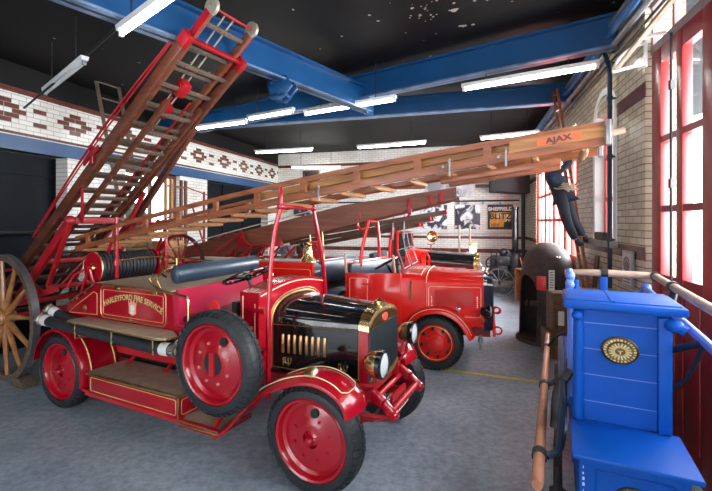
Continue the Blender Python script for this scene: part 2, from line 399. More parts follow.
# ---- back wall
mb = MB(); RZB = math.atan2(-sinr, cosr); BL = (FR-FL).length
wall_boxes(mb, BL+0.3, [], H_C)
mb.mi = 1
for za, zb in ((4.10, 4.20), (3.22, 3.33), (1.555, 1.64), (1.10, 1.235)): band(mb, 0, BL+0.3, za, zb)
band(mb, 0.0, 6.1, 1.64, 1.66) if False else None
struct('wall_back', mb, [WBRICK, BBRICK], FL, RZB)
def bk(x, y, off=0.0):
    """point on the back wall seen at the pixel, and its place along the wall"""
    dx, dz = (x-356)/F_PX, -(y-HOR)/F_PX
    # FL + s*(cos,-sin) = t*(dx,1)
    s_ = (FL.x-dx*FL.y)/(-cosr-dx*sinr) ; t_ = FL.y-sinr*s_
    return s_, CAM_H+dz*t_
# ---- right wall
RZR = math.atan2(-1, -RT); R0 = wallR(13.2)     # local x from the far corner towards the camera, local y outward
def sr(Y): return (13.2-Y)*SL
mb = MB()
opsR = [(sr(11.0), sr(6.82), 0, 3.75), (sr(5.75), sr(4.95), 1.86, 3.55), (sr(4.12), sr(0.2), 0, 4.3), (sr(-0.9), sr(-4.6), 0, 4.3)]
LR = sr(-5.5)
wall_boxes(mb, LR, opsR, H_C)
mb.mi = 1
for a, b in ((0, sr(11.0)), (sr(6.82), sr(4.12)), (sr(0.2), sr(-0.9)), (sr(-4.6), LR)):
    if a < 1: zz = ((3.22,3.33),(1.555,1.64),(1.10,1.235))
    else: zz = ((3.37,3.52),(1.72,1.86))
    for za, zb in zz:
        if a > 1 and za > 3: band(mb, a, sr(5.75) if a < sr(5.75) else b, za, zb); 
        if a > 1 and za > 3 and a < sr(5.75): band(mb, sr(4.95), b, za, zb)
        if a < 1 or za < 3: band(mb, a, b, za, zb)
struct('wall_right', mb, [CBRICK, BBRICK], R0, RZR)
# arched head of the small window: white plaster reveal + red sash
cx = (sr(5.75)+sr(4.95))/2; hw = (sr(4.95)-sr(5.75))/2
mb = MB()
def arch_pts(hw_, z0, zs, k=10): return [(cx-hw_, z0)]+[(cx-hw_*math.cos(PI*i/k), zs+0.34*hw_/0.41*math.sin(PI*i/k)) for i in range(k+1)]+[(cx+hw_, z0)]
o_, i_ = arch_pts(hw+0.05, 1.84, 3.46), arch_pts(hw-0.03, 1.84, 3.44)
for k in range(len(o_)-1):
    A, B, Cc, D = o_[k], o_[k+1], i_[k+1], i_[k]
    mb.loft([[(A[0],-0.02,A[1]),(A[0],0.3,A[1]),(D[0],0.3,D[1]),(D[0],-0.02,D[1])],[(B[0],-0.02,B[1]),(B[0],0.3,B[1]),(Cc[0],0.3,Cc[1]),(Cc[0],-0.02,Cc[1])]])
struct('trim_3', mb, WHITE, R0, RZR)
# upper corners of the opening above the springing are closed by the arch; sash
wn = MB(); mz = (1.86, 2.42, 2.98, 3.44)
for x in (cx-hw+0.06, cx, cx+hw-0.06): wn.box(x-0.028, x+0.028, 0.10, 0.16, 1.86, 3.7)
for z in mz: wn.box(cx-hw, cx+hw, 0.10, 0.16, z-0.025, z+0.025)
wo = struct('window_2', wn, REDW, R0, RZR); g = MB(); g.box(cx-hw+.03, cx+hw-.03, 0.128, 0.132, 1.86, 3.55); g.build('pane', GLASS, wo)
mb = MB(); mb.box(sr(5.85), sr(4.85), -0.09, 0.0, 1.80, 1.88, bev=0.01); struct('trim_4', mb, mat('stone_sill', (0.36,0.32,0.27), 0.6, var=0.3), R0, RZR)
# bay doors
def bay_door(name, Ya, Yb, m, zt, panes, rows, zb, post=0.12):
    """Ya far end, Yb near end; panes = list of (Yfar, Ynear)"""
    mb = MB(); a, b = sr(Ya), sr(Yb); y0, y1 = 0.05, 0.13
    xs = [a]+[q for p in panes for q in (sr(p[0]), sr(p[1]))]+[b]
    for i in range(0, len(xs), 2): mb.box(xs[i], xs[i+1], y0, y1, 0.02, zt, bev=0.008)
    for pa in panes:
        x0, x1 = sr(pa[0]), sr(pa[1]); mb.box(x0, x1, y0+0.01, y1-0.01, 0.02, zb)
        mb.box(x0+0.04, x1-0.04, y0, y1-0.01, 0.25, zb-0.15, bev=0.012)
        for z in rows[1:-1]: mb.box(x0, x1, y0+0.01, y1-0.01, z-0.03, z+0.03)
        mb.box(x0, x1, y0+0.005, y1-0.005, rows[-1], zt)
    o = struct(name, mb, m, R0, RZR); g = MB(); g.box(a+.02, b-.02, 0.088, 0.092, zb, rows[-1]); g.build('pane', GLASS, o)
    return o
pn = []
for k in range(4):
    s0 = 6.95+k*1.03; pn += [(s0+0.42+0.42, s0+0.47+0.02), (s0+0.41, s0+0.03)]
bay_door('door_4', 11.0, 6.82, REDW, 3.7, sorted(pn, key=lambda p:-p[0]), (1.52, 2.15, 2.75, 3.35), 1.52)
def near_panes(t, k): 
    out = []
    for j in range(k): b = t-j*0.87; out += [(b, b-0.29), (b-0.40, b-0.70)]
    return out
d5 = bay_door('door_5', 4.10, 0.2, REDD, 3.78, near_panes(3.91, 4), (1.62, 2.24, 2.90, 3.62), 1.62)
bay_door('door_6', -0.9, -4.6, REDD, 3.78, near_panes(-1.05, 4), (1.62, 2.24, 2.90, 3.62), 1.62)
for nm, Ya, Yb in (('window_3', 4.12, 0.2), ('window_4', -0.9, -4.6)):        # transom lights over the doors
    wn = MB(); a, b = sr(Ya), sr(Yb); nn = int((b-a)/0.42)
    for k in range(nn+1): x = a+(b-a)*k/nn; wn.box(x-0.02, x+0.02, 0.06, 0.12, 3.8, 4.3)
    wn.box(a, b, 0.05, 0.13, 3.78, 3.86); wn.box(a, b, 0.05, 0.13, 4.24, 4.3)
    wo = struct(nm, wn, mat('grey_red_transom',(0.30,0.20,0.20),0.5), R0, RZR); g = MB(); g.box(a, b, 0.088, 0.092, 3.8, 4.3); g.build('pane', GLASS, wo)
# ---- wall behind the camera
RW0 = wallR(-5.3); LWp = wallL(-3.0+ -1.0); mb = MB()
ang = -RA; ln = 10.2
wall_boxes(mb, ln, [(1.2, 4.6, 0.0, 3.6), (5.6, 9.0, 0.0, 3.6)], H_C)
struct('wall_rear', mb, CBRICK, (RW0.x+0.1, RW0.y, 0), PI-RA)
for k, (a, b) in enumerate(((1.2, 4.6), (5.6, 9.0))):
    mb = MB()
    for i in range(5): x = a+(b-a)*i/4; mb.box(x-0.05, x+0.05, 0.05, 0.13, 0, 3.6)
    for z in (0.05, 1.2, 2.4, 3.55): mb.box(a, b, 0.06, 0.12, z-0.05, z+0.05)
    o = struct('window_%d' % (5+k), mb, REDD, (RW0.x+0.1, RW0.y, 0), PI-RA); g = MB(); g.box(a, b, 0.088, 0.092, 0, 3.6); g.build('pane', GLASS, o)

# ---- steel beams
def ibeam(p, q, z0, z1, fw=0.16, name='trim_5'):
    mb = MB(); p = Vector(p); q = Vector(q); zm = (z0+z1)/2
    mb.beam((p.x,p.y,zm), (q.x,q.y,zm), 0.03, z1-z0); mb.beam((p.x,p.y,z1-0.015), (q.x,q.y,z1-0.015), fw, 0.03)
    mb.mi = 1; mb.beam((p.x,p.y,z0+0.012), (q.x,q.y,z0+0.012), fw, 0.024)
    return struct(name, mb, [BEAMB, BEAMW])
ibeam((3.05,4.78), (-3.6,9.35), 4.15, 4.54, name='trim_5')
ibeam((3.74,7.02), (-5.2,9.6), 4.15, 4.50, name='trim_6')
ibeam((0.2,6.93), (-5.3,-0.4), 3.96, 4.36, 0.18, name='trim_7')
mb = MB(); mb.beam((0.25,6.99,4.13),(0.1,6.8,4.13),0.3,0.06); mb.beam((0.28,7.03,4.17),(0.16,6.87,4.17),0.05,0.5)
struct('trim_9', mb, BEAMB)
# hinged bracket under the longitudinal beam
mb = MB(); P = at(278, 66, 5.55)
mb.prism([(-0.16,0.10),(0.14,0.12),(0.22,-0.02),(0.05,-0.20),(-0.10,-0.16)], -0.02, 0.02, 'y', bev=0.004)
mb.prism([(-0.16,0.10),(0.14,0.12),(0.22,-0.02),(0.05,-0.20),(-0.10,-0.16)], 0.12, 0.16, 'y', bev=0.004)
mb.box(-0.10,0.12,-0.02,0.16,-0.14,-0.10); mb.box(-0.14,0.14,-0.02,0.16,0.06,0.12)
for x, z in ((-0.08,0.04),(0.1,0.05),(0.03,-0.1)): mb.lathe([(0,0.03),(0.02,0.025),(0.02,0)], (x,-0.02,z), (0,-1,0), 8)
o = mb.build('beam_bracket', BEAMB); o.location = (-1.03, 5.38, 3.90); o.rotation_euler = (0,0,R(-20)); tag(o, 'blue riveted steel bracket plate bolted under the diagonal ceiling beam', 'bracket')
# ================================================================ LAMPS OF THE ROOM
def batten(name, p, q, label, lit=True, group=None):
    p = Vector(p); q = Vector(q); c = (p+q)/2; d = (q-p); L = d.length
    t = thing(name, label, 'light', c, math.atan2(d.y, d.x), group)
    mb = MB(); mb.prism([(-0.035,0.0),(0.035,0.0),(0.045,0.05),(-0.045,0.05)], -L/2, L/2, 'x', bev=0.004); mb.build('housing', WHITE, t)
    mb = MB(); mb.tube([(-L/2+0.03,0,-0.028),(L/2-0.03,0,-0.028)], 0.019, 10); mb.build('tube', TUBEM if lit else mat('unlit_tube_glass', (0.75,0.76,0.74), 0.2), t)
    mb = MB()
    for s_ in (-1, 1): mb.box(s_*(L/2-0.03)-0.02, s_*(L/2-0.03)+0.02, -0.02, 0.02, -0.05, 0.0, bev=0.004)
    mb.build('end_cap', WHITE if lit else STEELG, t)
    mb = MB()
    for s_ in (-0.3, 0.3): mb.tube([(s_*L,0,0.05),(s_*L,0,H_C-c.z)], 0.008, 6)
    mb.build('drop_rod', BLKM, t)
    return t
def bt(n, x0, y0, x1, y1, z, label, lit=True, ext=0.0, ext0=0.0):
    def g(x, y): Y = (z-CAM_H)*F_PX/(HOR-y); return Vector(((x-356)/F_PX*Y, Y, z))
    p, q = g(x0, y0), g(x1, y1); d = (q-p).normalized(); return batten('fluorescent_light', p-d*ext0, q+d*ext, label, lit)
bt(0, 462,88, 600,64, 4.02, 'lit fluorescent batten nearest the right wall, between the two near beams')
bt(0, 304,113, 396,98, 4.02, 'lit fluorescent batten below the crossing of the blue beams')
bt(0, 248,118, 294,110, 4.05, 'lit fluorescent batten left of the beam crossing, between its two neighbours in the row')
bt(0, 190,128.5, 247,121, 4.05, 'lit fluorescent batten behind the raised wheeled ladder')
bt(0, 255,152, 313,149, 4.08, 'lit fluorescent batten far off, near the corner of the patterned brick frieze')
bt(0, 357,147, 426,142, 4.08, 'lit fluorescent batten far off in the middle of the ceiling')
bt(0, 480,138, 540,132, 4.08, 'lit fluorescent batten far off, partly hidden above the long ladder')
bt(0, 291,167, 341,167, 4.0, 'lit fluorescent batten against the top of the white back wall')
bt(0, 120,32, 167,-2, 3.88, 'lit fluorescent batten nearest the camera, at the top left under the blue beam', ext=0.35)
bt(0, 45,92, 85,60, 4.0, 'unlit fluorescent batten above the brick frieze on the left', lit=False)
for x, y in ((-4.2, 0.4), (-0.6, 1.2), (1.2, -1.4), (-2.8, -2.6)):
    batten('fluorescent_light', (x-0.75, y+0.25, 4.1), (x+0.75, y-0.25, 4.1), 'lit fluorescent batten over the near end of the room', group='battens over the near end of the room')
mb = MB(); mb.tube([at(60,78,5.5), at(118,27,4.7)], 0.018, 8); mb.tube([at(24,108,6.0), at(60,78,5.5)], 0.014, 8)
tag(mb.build('cable_conduit', BLKM), 'thin dark conduit running between the ceiling battens at top left', 'conduit')

# ================================================================ WHEELS
def tyre_mb(R_, r_, w_, lugs=44, y0=0.0):
    """axis along y; outer face towards -y at y0"""
    mb = MB(); c = y0+w_/2; t = R_-r_
    prof = []
    for a in (-100,-75,-50,-32,-18,0,18,32,50,75,100):
        x = math.sin(R(a)); rr = math.cos(R(a))
        prof.append((r_+t*(0.30+0.70*max(rr,-0.2)**0.55 if rr > 0 else 0.16), c+w_/2*x*(1.0 if abs(a) > 20 else 1.15)))
    prof = [(r_, c-w_*0.30)]+prof+[(r_, c+w_*0.30)]
    mb.lathe(prof, (0,0,0), (0,1,0), 72, closed=True)
    for k in range(lugs):
        a = 2*PI*k/lugs
        for s_, off in ((-1, 0), (1, PI/lugs)):
            e = a+off; u = Vector((math.cos(e),0,math.sin(e))); 
            mb.beam(u*(R_+0.001)+Vector((0,c+s_*w_*0.10,0)), u*(R_-0.006)+Vector((0,c+s_*w_*0.36,0)), 2*PI*R_/lugs*0.66, 0.012, up=u); mb.beam(u*(R_-0.006)+Vector((0,c+s_*w_*0.34,0)), u*(R_-0.036)+Vector((0,c+s_*w_*0.50,0)), 2*PI*R_/lugs*0.66, 0.014, up=u)
    for s_ in (-0.06, 0.06): mb.lathe([(R_-0.004,c+s_*w_-0.004),(R_+0.003,c+s_*w_),(R_-0.004,c+s_*w_+0.007)], (0,0,0), (0,1,0), 72)
    return mb
def disc_mb(r_, w_, hub=0.075, deep=0.05, y0=0.0):
    mb = MB(); y = y0
    mb.lathe([(r_+0.004,y+w_*0.2),(r_+0.012,y+0.012),(r_+0.002,y+0.004),(r_-0.014,y+0.010),(r_-0.024,y+0.028),(r_-0.03,y+deep),(r_*0.82,y+deep+0.014),(r_*0.60,y+deep-0.004),(r_*0.42,y+deep-0.014),(r_*0.36,y+deep-0.022),(r_*0.22,y+deep-0.022),(r_*0.22,y+deep+0.12)], (0,0,0), (0,1,0), 64)
    mb.lathe([(r_+0.004,y+w_*0.2),(r_+0.004,y+w_*0.9)], (0,0,0), (0,1,0), 48)
    return mb
def make_wheel(parent, name, u, v, z, R_=0.41, r_=0.31, w_=0.17, flip=False, hub=True, tilt=0.0, spare=False, slot=True, paint=None, holes=False):
    paint = paint or RED
    t = bpy.data.objects.new(name, None); C.objects.link(t); t.parent = parent; t.location = (u, v, z); t.rotation_euler = (0, 0, (PI if flip else 0)+tilt)
    tyre_mb(R_, r_, w_).build('tyre', TYRE, t, ang=50)
    disc_mb(r_, w_).build('wheel_disc', paint, t, ang=28)
    mb = MB(); n = 8; rb = r_*0.52
    for k in range(n):
        a = 2*PI*(k+0.4)/n; p = (rb*math.cos(a), 0.040, rb*math.sin(a)); mb.lathe([(0.0,-0.012),(0.011,-0.012),(0.013,0.0),(0.013,0.02)], p, (0,1,0), 6)
    mb.build('wheel_nut', paint if not spare else mat('red_worn_nuts', (0.6,0.25,0.2), 0.4), t)
    mb = MB(); h_ = (-0.16, 0.72) if slot else (0,0.7)
    if slot:
        a = R(82 if not spare else 62); mb.lathe([(0,0.0),(0.036,0.0),(0.036,0.02)], (r_*0.66*math.cos(a), 0.038, r_*0.66*math.sin(a)), (0,1,0), 20)
        mb.build('valve_hole', BLKM, t)
    if hub and not spare:
        mb = MB(); mb.lathe([(0,-0.035),(0.02,-0.033),(0.032,-0.022),(0.036,-0.005),(0.036,0.02),(0.05,0.028),(0.062,0.034),(0.07,0.06)], (0,0.01,0), (0,1,0), 20)
        for k in range(3):
            a = 2*PI*k/3+0.3; mb.beam((0.03*math.cos(a),0.02,0.03*math.sin(a)), (0.065*math.cos(a),0.036,0.065*math.sin(a)), 0.018, 0.014, up=(0,1,0))
        mb.build('hub_cap', paint, t)
    if spare:
        mb = MB(); mb.lathe([(0,0.026),(r_*0.30,0.026),(r_*0.31,0.04)], (0,0,0), (0,1,0), 24); mb.build('hub_opening', BLKM, t)
        mb = MB(); mb.beam((0,0.018,-0.095),(0,0.018,0.095),0.05,0.02,up=(0,1,0)); mb.build('carrier_bracket', REDP, t)
    return t
# ================================================================ NEAR FIRE ENGINE (crimson)
TA = 0.457
ea = thing('vintage_fire_engine', 'dark crimson open fire engine in the foreground with black bonnet and brass radiator', 'fire engine', (-0.368, 3.169, 0), -TA)
VC = 0.75
for nm, u, v, fl in (('front_wheel', 0, 0, False), ('front_wheel', 0.06, 1.55, True), ('rear_wheel', -3.35, 0.0, False), ('rear_wheel', -3.35, 1.5, True)):
    make_wheel(ea, nm, u, v, 0.418, flip=fl, R_=0.418, r_=0.312, w_=0.18)
make_wheel(ea, 'spare_wheel', -0.80, -0.22, 0.955, R_=0.425, r_=0.32, spare=True, tilt=0.0)
# chassis
mb = MB()
for v in (0.42, 1.08):
    mb.beam((-4.0,v,0.66),(-0.2,v,0.66),0.06,0.13); mb.beam((-0.2,v,0.66),(0.35,v,0.70),0.06,0.12); 
for u in (-3.9,-3.0,-2.2,-1.4,-0.5,0.25): mb.box(u-0.03,u+0.03,0.42,1.08,0.62,0.70)
mb.build('chassis_frame', REDP, ea)
for v in (0.42, 1.08):
    mb = MB(); pts = [(0.20,0.70),(0.34,0.70),(0.45,0.64),(0.535,0.56)]
    for a, b in zip(pts, pts[1:]): mb.beam((a[0],v,a[1]),(b[0],v,b[1]),0.055,0.085 if a[0]<.4 else 0.07, bev=0.008)
    mb.lathe([(0,-0.045),(0.032,-0.045),(0.04,-0.03),(0.04,0.03),(0.032,0.045),(0,0.045)], (0.545,v,0.555), (0,1,0), 14)
    mb.build('dumb_iron', RED, ea)
    mb = MB()
    for k, zz in enumerate((0.50,0.478,0.456,0.434)):
        L = 0.55-k*0.1; mb.tube([(0.02-L,v,zz+0.03*(L/0.55)),(0.02,v,zz-0.03),(0.02+L,v,zz+0.04*(L/0.55))], 0.014, 6, sx=2.2)
    mb.build('leaf_spring', REDP, ea)
    mb = MB()
    for k in range(3):
        L = 0.6-k*0.12; mb.tube([(-3.35-L,v,0.52-k*0.02),(-3.35,v,0.46-k*0.02),(-3.35+L,v,0.52-k*0.02)], 0.014, 6, sx=2.2)
    mb.build('leaf_spring', REDP, ea)
mb = MB(); mb.tube([(0.02,0.2,0.40),(0.02,0.45,0.36),(0.02,1.05,0.36),(0.02,1.35,0.40)], 0.032, 10); mb.tube([(-3.35,0.15,0.41),(-3.35,1.35,0.41)], 0.05, 10); mb.lathe([(0,-.16),(.1,-.12),(.15,0),(.1,.12),(0,.16)], (-3.35,.75,.41), (0,1,0), 14); mb.build('axle', REDP, ea)
mb = MB(); mb.tube([(0.52,0.38,0.575),(0.52,1.12,0.575)], 0.03, 12); mb.tube([(0.36,0.42,0.64),(0.36,1.08,0.64)], 0.022, 10); mb.build('front_cross_tube', REDP, ea)
mb = MB(); mb.tube([(0.2,0.3,0.40),(0.24,0.75,0.37),(0.2,1.2,0.40)], 0.014, 8); mb.build('track_rod', STEELG, ea)
mb = MB(); mb.box(-2.9,-1.0,0.5,1.0,0.42,0.62); mb.box(-0.7,0.1,0.55,0.95,0.48,0.80,bev=0.04); mb.build('gearbox_and_sump', BLKM, ea)
# mudguards
def guard(mb, pts, v0, v1, crown=0.03, th=0.006, lip=0.03):
    secs = []; n = len(pts)
    for i, (u, z) in enumerate(pts):
        a = Vector(pts[max(0,i-1)]); b = Vector(pts[min(n-1,i+1)]); t = (b-a).normalized(); N = Vector((-t.y, t.x))
        ring = []
        prof = [(v0,-lip),(v0+0.004,-0.012),(v0+0.03,0.0),(v0+(v1-v0)*0.3,crown*0.8),(v0+(v1-v0)*0.6,crown),(v1-0.02,crown*0.5),(v1,0)]
        for vv, o in prof: ring.append((u+N.x*o, vv, z+N.y*o))
        for vv, o in prof[::-1]: ring.append((u+N.x*(o-th), vv, z+N.y*(o-th)))
        secs.append(ring)
    mb.loft(secs); return mb
def bez(P, n=24):
    """Catmull-Rom through P"""
    P = [Vector(p) for p in P]; Q = [2*P[0]-P[1]]+P+[2*P[-1]-P[-2]]; out = []; seg = len(P)-1; k = max(2, n//seg)
    for i in range(seg):
        a, b, c, d = Q[i:i+4]
        for j in range(k):
            t = j/k; out.append(0.5*((2*b)+(c-a)*t+(2*a-5*b+4*c-d)*t*t+(3*b-a-3*c+d)*t**3))
    out.append(P[-1]); return out
fp = bez([(-0.95,0.255),(-0.77,0.41),(-0.61,0.585),(-0.45,0.72),(-0.27,0.82),(-0.08,0.885),(0.08,0.90),(0.23,0.86),(0.335,0.775),(0.375,0.68)], 36)
for s_ in (0, 1):
    mb = MB(); guard(mb, fp, *((-0.045, 0.27) if not s_ else (1.23, 1.545)), crown=0.035); g = mb.build('front_mudguard', RED, ea, ang=50)
    if not s_:
        ln = [p for p in fp if -0.62 < p[0] < 0.30]; k = MB()
        a = [(p[0]-0.0, 0.0, p[1]+0.024+0.004) for p in ln]; b = [(p[0], 0.225, p[1]+0.030) for p in ln[::-1]]
        k.tube(a+[(0.32,0.05,0.835),(0.325,0.17,0.84)]+b, 0.0042, 6, closed=False); k.build('gold_lining', CREAM, g)
    mb = MB(); vv = 0.06 if not s_ else 1.38
    uu, zz = (0.0, 0.905) if not s_ else (0.05,1.0); mb.lathe([(0,-0.07),(0.02,-0.068),(0.042,-0.045),(0.05,-0.01),(0.052,0.02),(0.044,0.03)], (uu,vv,zz+0.02), (1,0,0), 20); mb.tube([(uu,vv,0.86),(uu,vv,zz-0.02)], 0.01, 8)
    sl_ = mb.build('side_lamp', BRASSD if not s_ else CHROME, ea); mb = MB(); mb.lathe([(0.044,0.026),(0.03,0.034),(0,0.038)], (uu,vv,zz+0.02), (1,0,0), 18); mb.build('lens', LENS, sl_)
rp = [(-3.35+0.49*math.cos(R(a)), 0.41+0.50*math.sin(R(a))) for a in range(172, -16, -8)]
for s_ in (0, 1):
    v0, v1 = (-0.03, 0.40) if not s_ else (1.10, 1.53)
    mb = MB(); guard(mb, rp, v0, v1, crown=0.012, lip=0.03); g = mb.build('rear_mudguard', RED, ea, ang=50)
    for vv in (v0+0.10, v1-0.06):
        k = MB(); k.tube([(-3.35+(p[0]+3.35)*1.035, vv, 0.41+(p[1]-0.41)*1.035) for p in rp[2:]], 0.0075, 6, sx=1.0); k.build('gold_lining', GOLD, g)
# running-board locker and step
mb = MB(); mb.box(-2.74,-1.385,-0.03,0.40,0.305,0.505,bev=0.006); lk = mb.build('running_board_locker', RED, ea)
mb = MB(); mb.box(-2.76,-1.38,-0.035,0.42,0.505,0.523); mb.build('locker_tread', LINO, lk)
def edging(pts, name, parent, r=0.011, riv=True, dirn=(0,-1,0)):
    mb = MB()
    for a, b in zip(pts, pts[1:]): mb.beam(a, b, r*2, r*2, bev=0.003)
    if riv:
        for a, b in zip(pts, pts[1:]):
            a, b = Vector(a), Vector(b); n = max(2, int((b-a).length/0.09))
            for i in range(n): p = a+(b-a)*(i+0.5)/n; mb.sph(p+Vector(dirn)*r, 0.006, 6)
    return mb.build(name, BRASSD, parent)
edging([(-2.76,-0.04,0.512),(-1.38,-0.04,0.512),(-1.38,0.42,0.512)], 'brass_edging', lk)
edging([(-1.378,-0.036,0.30),(-1.378,-0.036,0.505)], 'brass_edging', lk, r=0.008)
k = MB(); rect_line(k, [(p[0], -0.031, p[1]) for p in rrect(-2.70,-1.42,0.335,0.475,0.02)], 0.0035); rect_line(k, [(-1.381+0.0, p[0], p[1]) for p in rrect(0.0,0.36,0.335,0.475,0.02)], 0.0035); k.build('gold_lining', GOLD, lk)
mb = MB(); mb.box(-1.38,-0.90,-0.04,0.40,0.25,0.285,bev=0.004); st = mb.build('front_step', RED, ea)
mb = MB(); mb.box(-1.38,-0.905,-0.04,0.40,0.285,0.295); mb.build('step_tread', LINO, st); edging([(-1.38,-0.045,0.285),(-0.90,-0.045,0.285),(-0.90,0.40,0.285)], 'brass_edging', st, r=0.009)
mb = MB(); mb.box(-2.8,-0.9,-0.03,0.0,0.27,0.305); mb.box(-2.86,-2.74,-0.03,0.38,0.30,0.32); mb.box(-2.8,-0.92,1.12,1.5,0.27,0.305)
for u in (-2.6,-2.0,-1.4,-1.0): mb.beam((u,0.02,0.29),(u,0.42,0.60),0.03,0.03); mb.beam((u,1.48,0.29),(u,1.08,0.60),0.03,0.03)
mb.build('step_bracket', REDP, ea)
# rear body
NV, FV = 0.10, 1.40
body = [(-2.78,1.44),(-1.62,1.44),(-1.62,1.10),(-0.92,1.10),(-0.92,0.90),(-3.05,0.84),(-3.60,0.86),(-3.56,0.98),(-3.34,1.16)]
mb = MB(); mb.prism(body, NV, FV, 'y', bev=0.008); bd = mb.build('rear_body', RED, ea)
mb = MB(); mb.box(-2.80,-1.60,NV-0.02,FV+0.02,1.44,1.456); mb.build('deck_tread', LINO, ea)
edging([(-3.36,NV-0.015,1.165),(-2.80,NV-0.02,1.448),(-1.60,NV-0.02,1.448)], 'brass_edging', bd, r=0.008)
mb = MB()
rect_line(mb, [(p[0], NV-0.001, p[1]) for p in rrect(-2.73,-1.71,1.085,1.425,0.06)], 0.0075); mb.build('door_moulding', mat('brass_and_red_moulding',(0.55,0.32,0.18),0.3,0.8), bd)
mb = MB(); rect_line(mb, [(p[0], NV-0.001, p[1]) for p in rrect(-2.69,-1.75,1.12,1.385,0.015)], 0.003)
tri = [(-2.80,1.33),(-2.80,1.10),(-3.32,1.08),(-3.20,1.16),(-2.86,1.345)]; rect_line(mb, [(p[0], NV-0.001, p[1]) for p in tri], 0.004)
rect_line(mb, [(p[0], NV-0.001, p[1]) for p in rrect(-1.52,-1.02,0.93,1.07,0.03)], 0.005)
rect_line(mb, [(p[0], NV-0.001, p[1]) for p in rrect(-1.49,-1.05,0.95,1.05,0.02)], 0.002); mb.build('gold_lining', GOLD, bd)
mb = MB()
for u in (-2.45, -1.87):
    mb.box(u-0.035,u+0.035,NV-0.012,NV,1.392,1.422,bev=0.003); mb.tube([(u-0.03,NV-0.012,1.425),(u+0.03,NV-0.012,1.425)],0.007,8)
mb.box(-2.23,-2.17,NV-0.014,NV,1.088,1.108,bev=0.003); mb.sph((-2.20,NV-0.02,1.10),0.012,8); mb.build('hinge_and_catch', BRASS, bd)
Mt = Matrix(((1,0,0,-2.22),(0,0,-1,NV-0.0015),(0,1,0,1.305),(0,0,0,1)))
text_mesh('lettering_shadow', 'HARLEYFORD FIRE SERVICE', 0.082, INK, bd, Matrix.Translation((0.004,0.0008,-0.004)) @ Mt, 0.0005, arc=1.05, sx=0.92, bold=0.003)
text_mesh('gold_lettering', 'HARLEYFORD FIRE SERVICE', 0.082, GOLD, bd, Mt, 0.0012, arc=1.05, sx=0.92, bold=0.0018)
mb = MB()                                                      # crest with flame points
mb.prism([(-2.265,1.17),(-2.21,1.145),(-2.155,1.17),(-2.155,1.24),(-2.145,1.30),(-2.17,1.27),(-2.19,1.315),(-2.21,1.28),(-2.23,1.315),(-2.25,1.27),(-2.275,1.30),(-2.265,1.24)], NV-0.004, NV, 'y'); cr_ = mb.build('crest', mat('crest_orange', (0.75,0.35,0.2), 0.5), bd)
mb = MB(); mb.lathe([(0,-0.007),(0.03,-0.006),(0.034,-0.004)], (-2.21,NV,1.225), (0,1,0), 16); mb.prism([(-2.245,1.165),(-2.175,1.165),(-2.185,1.19),(-2.235,1.19)], NV-0.007, NV-0.003,'y'); mb.build('crest_shield', mat('crest_silver', (0.7,0.7,0.7), 0.4), cr_)
mb = MB(); mb.lathe([(0,-0.006),(0.03,-0.004),(0.036,0)], (-3.03,NV,1.15), (0,1,0), 18); b_ = mb.build('round_badge', BRASSD, bd)
# side board and its brass edge
mb = MB(); mb.prism([(-2.99,-0.08),(-2.95,-0.125),(-1.55,-0.16),(-1.44,-0.12),(-1.44,0.0),(-1.60,0.09),(-2.95,0.09)], 1.045, 1.068, 'z', bev=0.003); sbd = mb.build('side_board', LINO, ea)
edging([(-2.97,-0.12,1.052),(-1.55,-0.165,1.052),(-1.43,-0.12,1.052),(-1.43,0.0,1.052)], 'brass_edging', sbd, r=0.008)
mb = MB()
for u in (-2.8,-2.2,-1.6): mb.beam((u,-0.1,1.04),(u,0.1,1.04),0.03,0.012); mb.tube([(u,-0.13,1.04),(u,-0.13,0.90),(u,0.1,0.88)],0.01,6)
mb.build('side_board_bracket', BRASSD, ea)
# seat area
mb = MB(); mb.box(-1.62,-1.56,NV+0.02,FV-0.02,1.10,1.46); mb.box(-1.60,-0.70,NV+0.02,FV-0.02,0.92,1.13); mb.box(-0.72,-0.66,0.12,1.38,0.9,1.2); mb.build('seat_box', mat('red_panel_with_sheen', (0.52,0.015,0.06), 0.3, coat=0.4), ea)  # pinker red puts the seat panel's sheen into its colour
mb = MB(); mb.box(-1.56,-1.08,0.16,1.34,1.13,1.20,bev=0.03); mb.build('seat_cushion', mat('maroon_black_leather', (0.04,0.012,0.016), 0.4, bump=0.2, scale=40), ea)
mb = MB(); mb.tube([(-1.63,0.12,1.60),(-1.63,0.135,1.60),(-1.63,0.15,1.60),(-1.63,1.30,1.61),(-1.63,1.32,1.61),(-1.63,1.33,1.61)], 0.1, 20, radii=[0.06,0.085,0.092,0.092,0.085,0.06], sx=0.75); mb.build('backrest_roll', LEATHER, ea, ang=60)
def rail(pts, name='brass_handrail', r=0.013, par=ea, m=None):
    mb = MB(); mb.tube(bez(pts, len(pts)*4) if len(pts) > 2 else [Vector(p) for p in pts], r, 8); return mb.build(name, m or BRASS, par)
rail([(-1.80,0.12,1.45),(-1.84,0.10,1.55),(-1.78,0.09,1.60),(-1.70,0.09,1.58)]); 
rail([(-1.86,0.08,1.60),(-1.90,0.07,1.54),(-1.76,0.07,1.45),(-1.6,0.07,1.43),(-1.45,0.07,1.415),(-1.38,0.07,1.39),(-1.37,0.07,1.25),(-1.37,0.07,1.16)])
rail([(-1.67,1.36,1.66),(-1.60,1.42,1.66),(-1.5,1.44,1.58),(-1.46,1.44,1.45)])
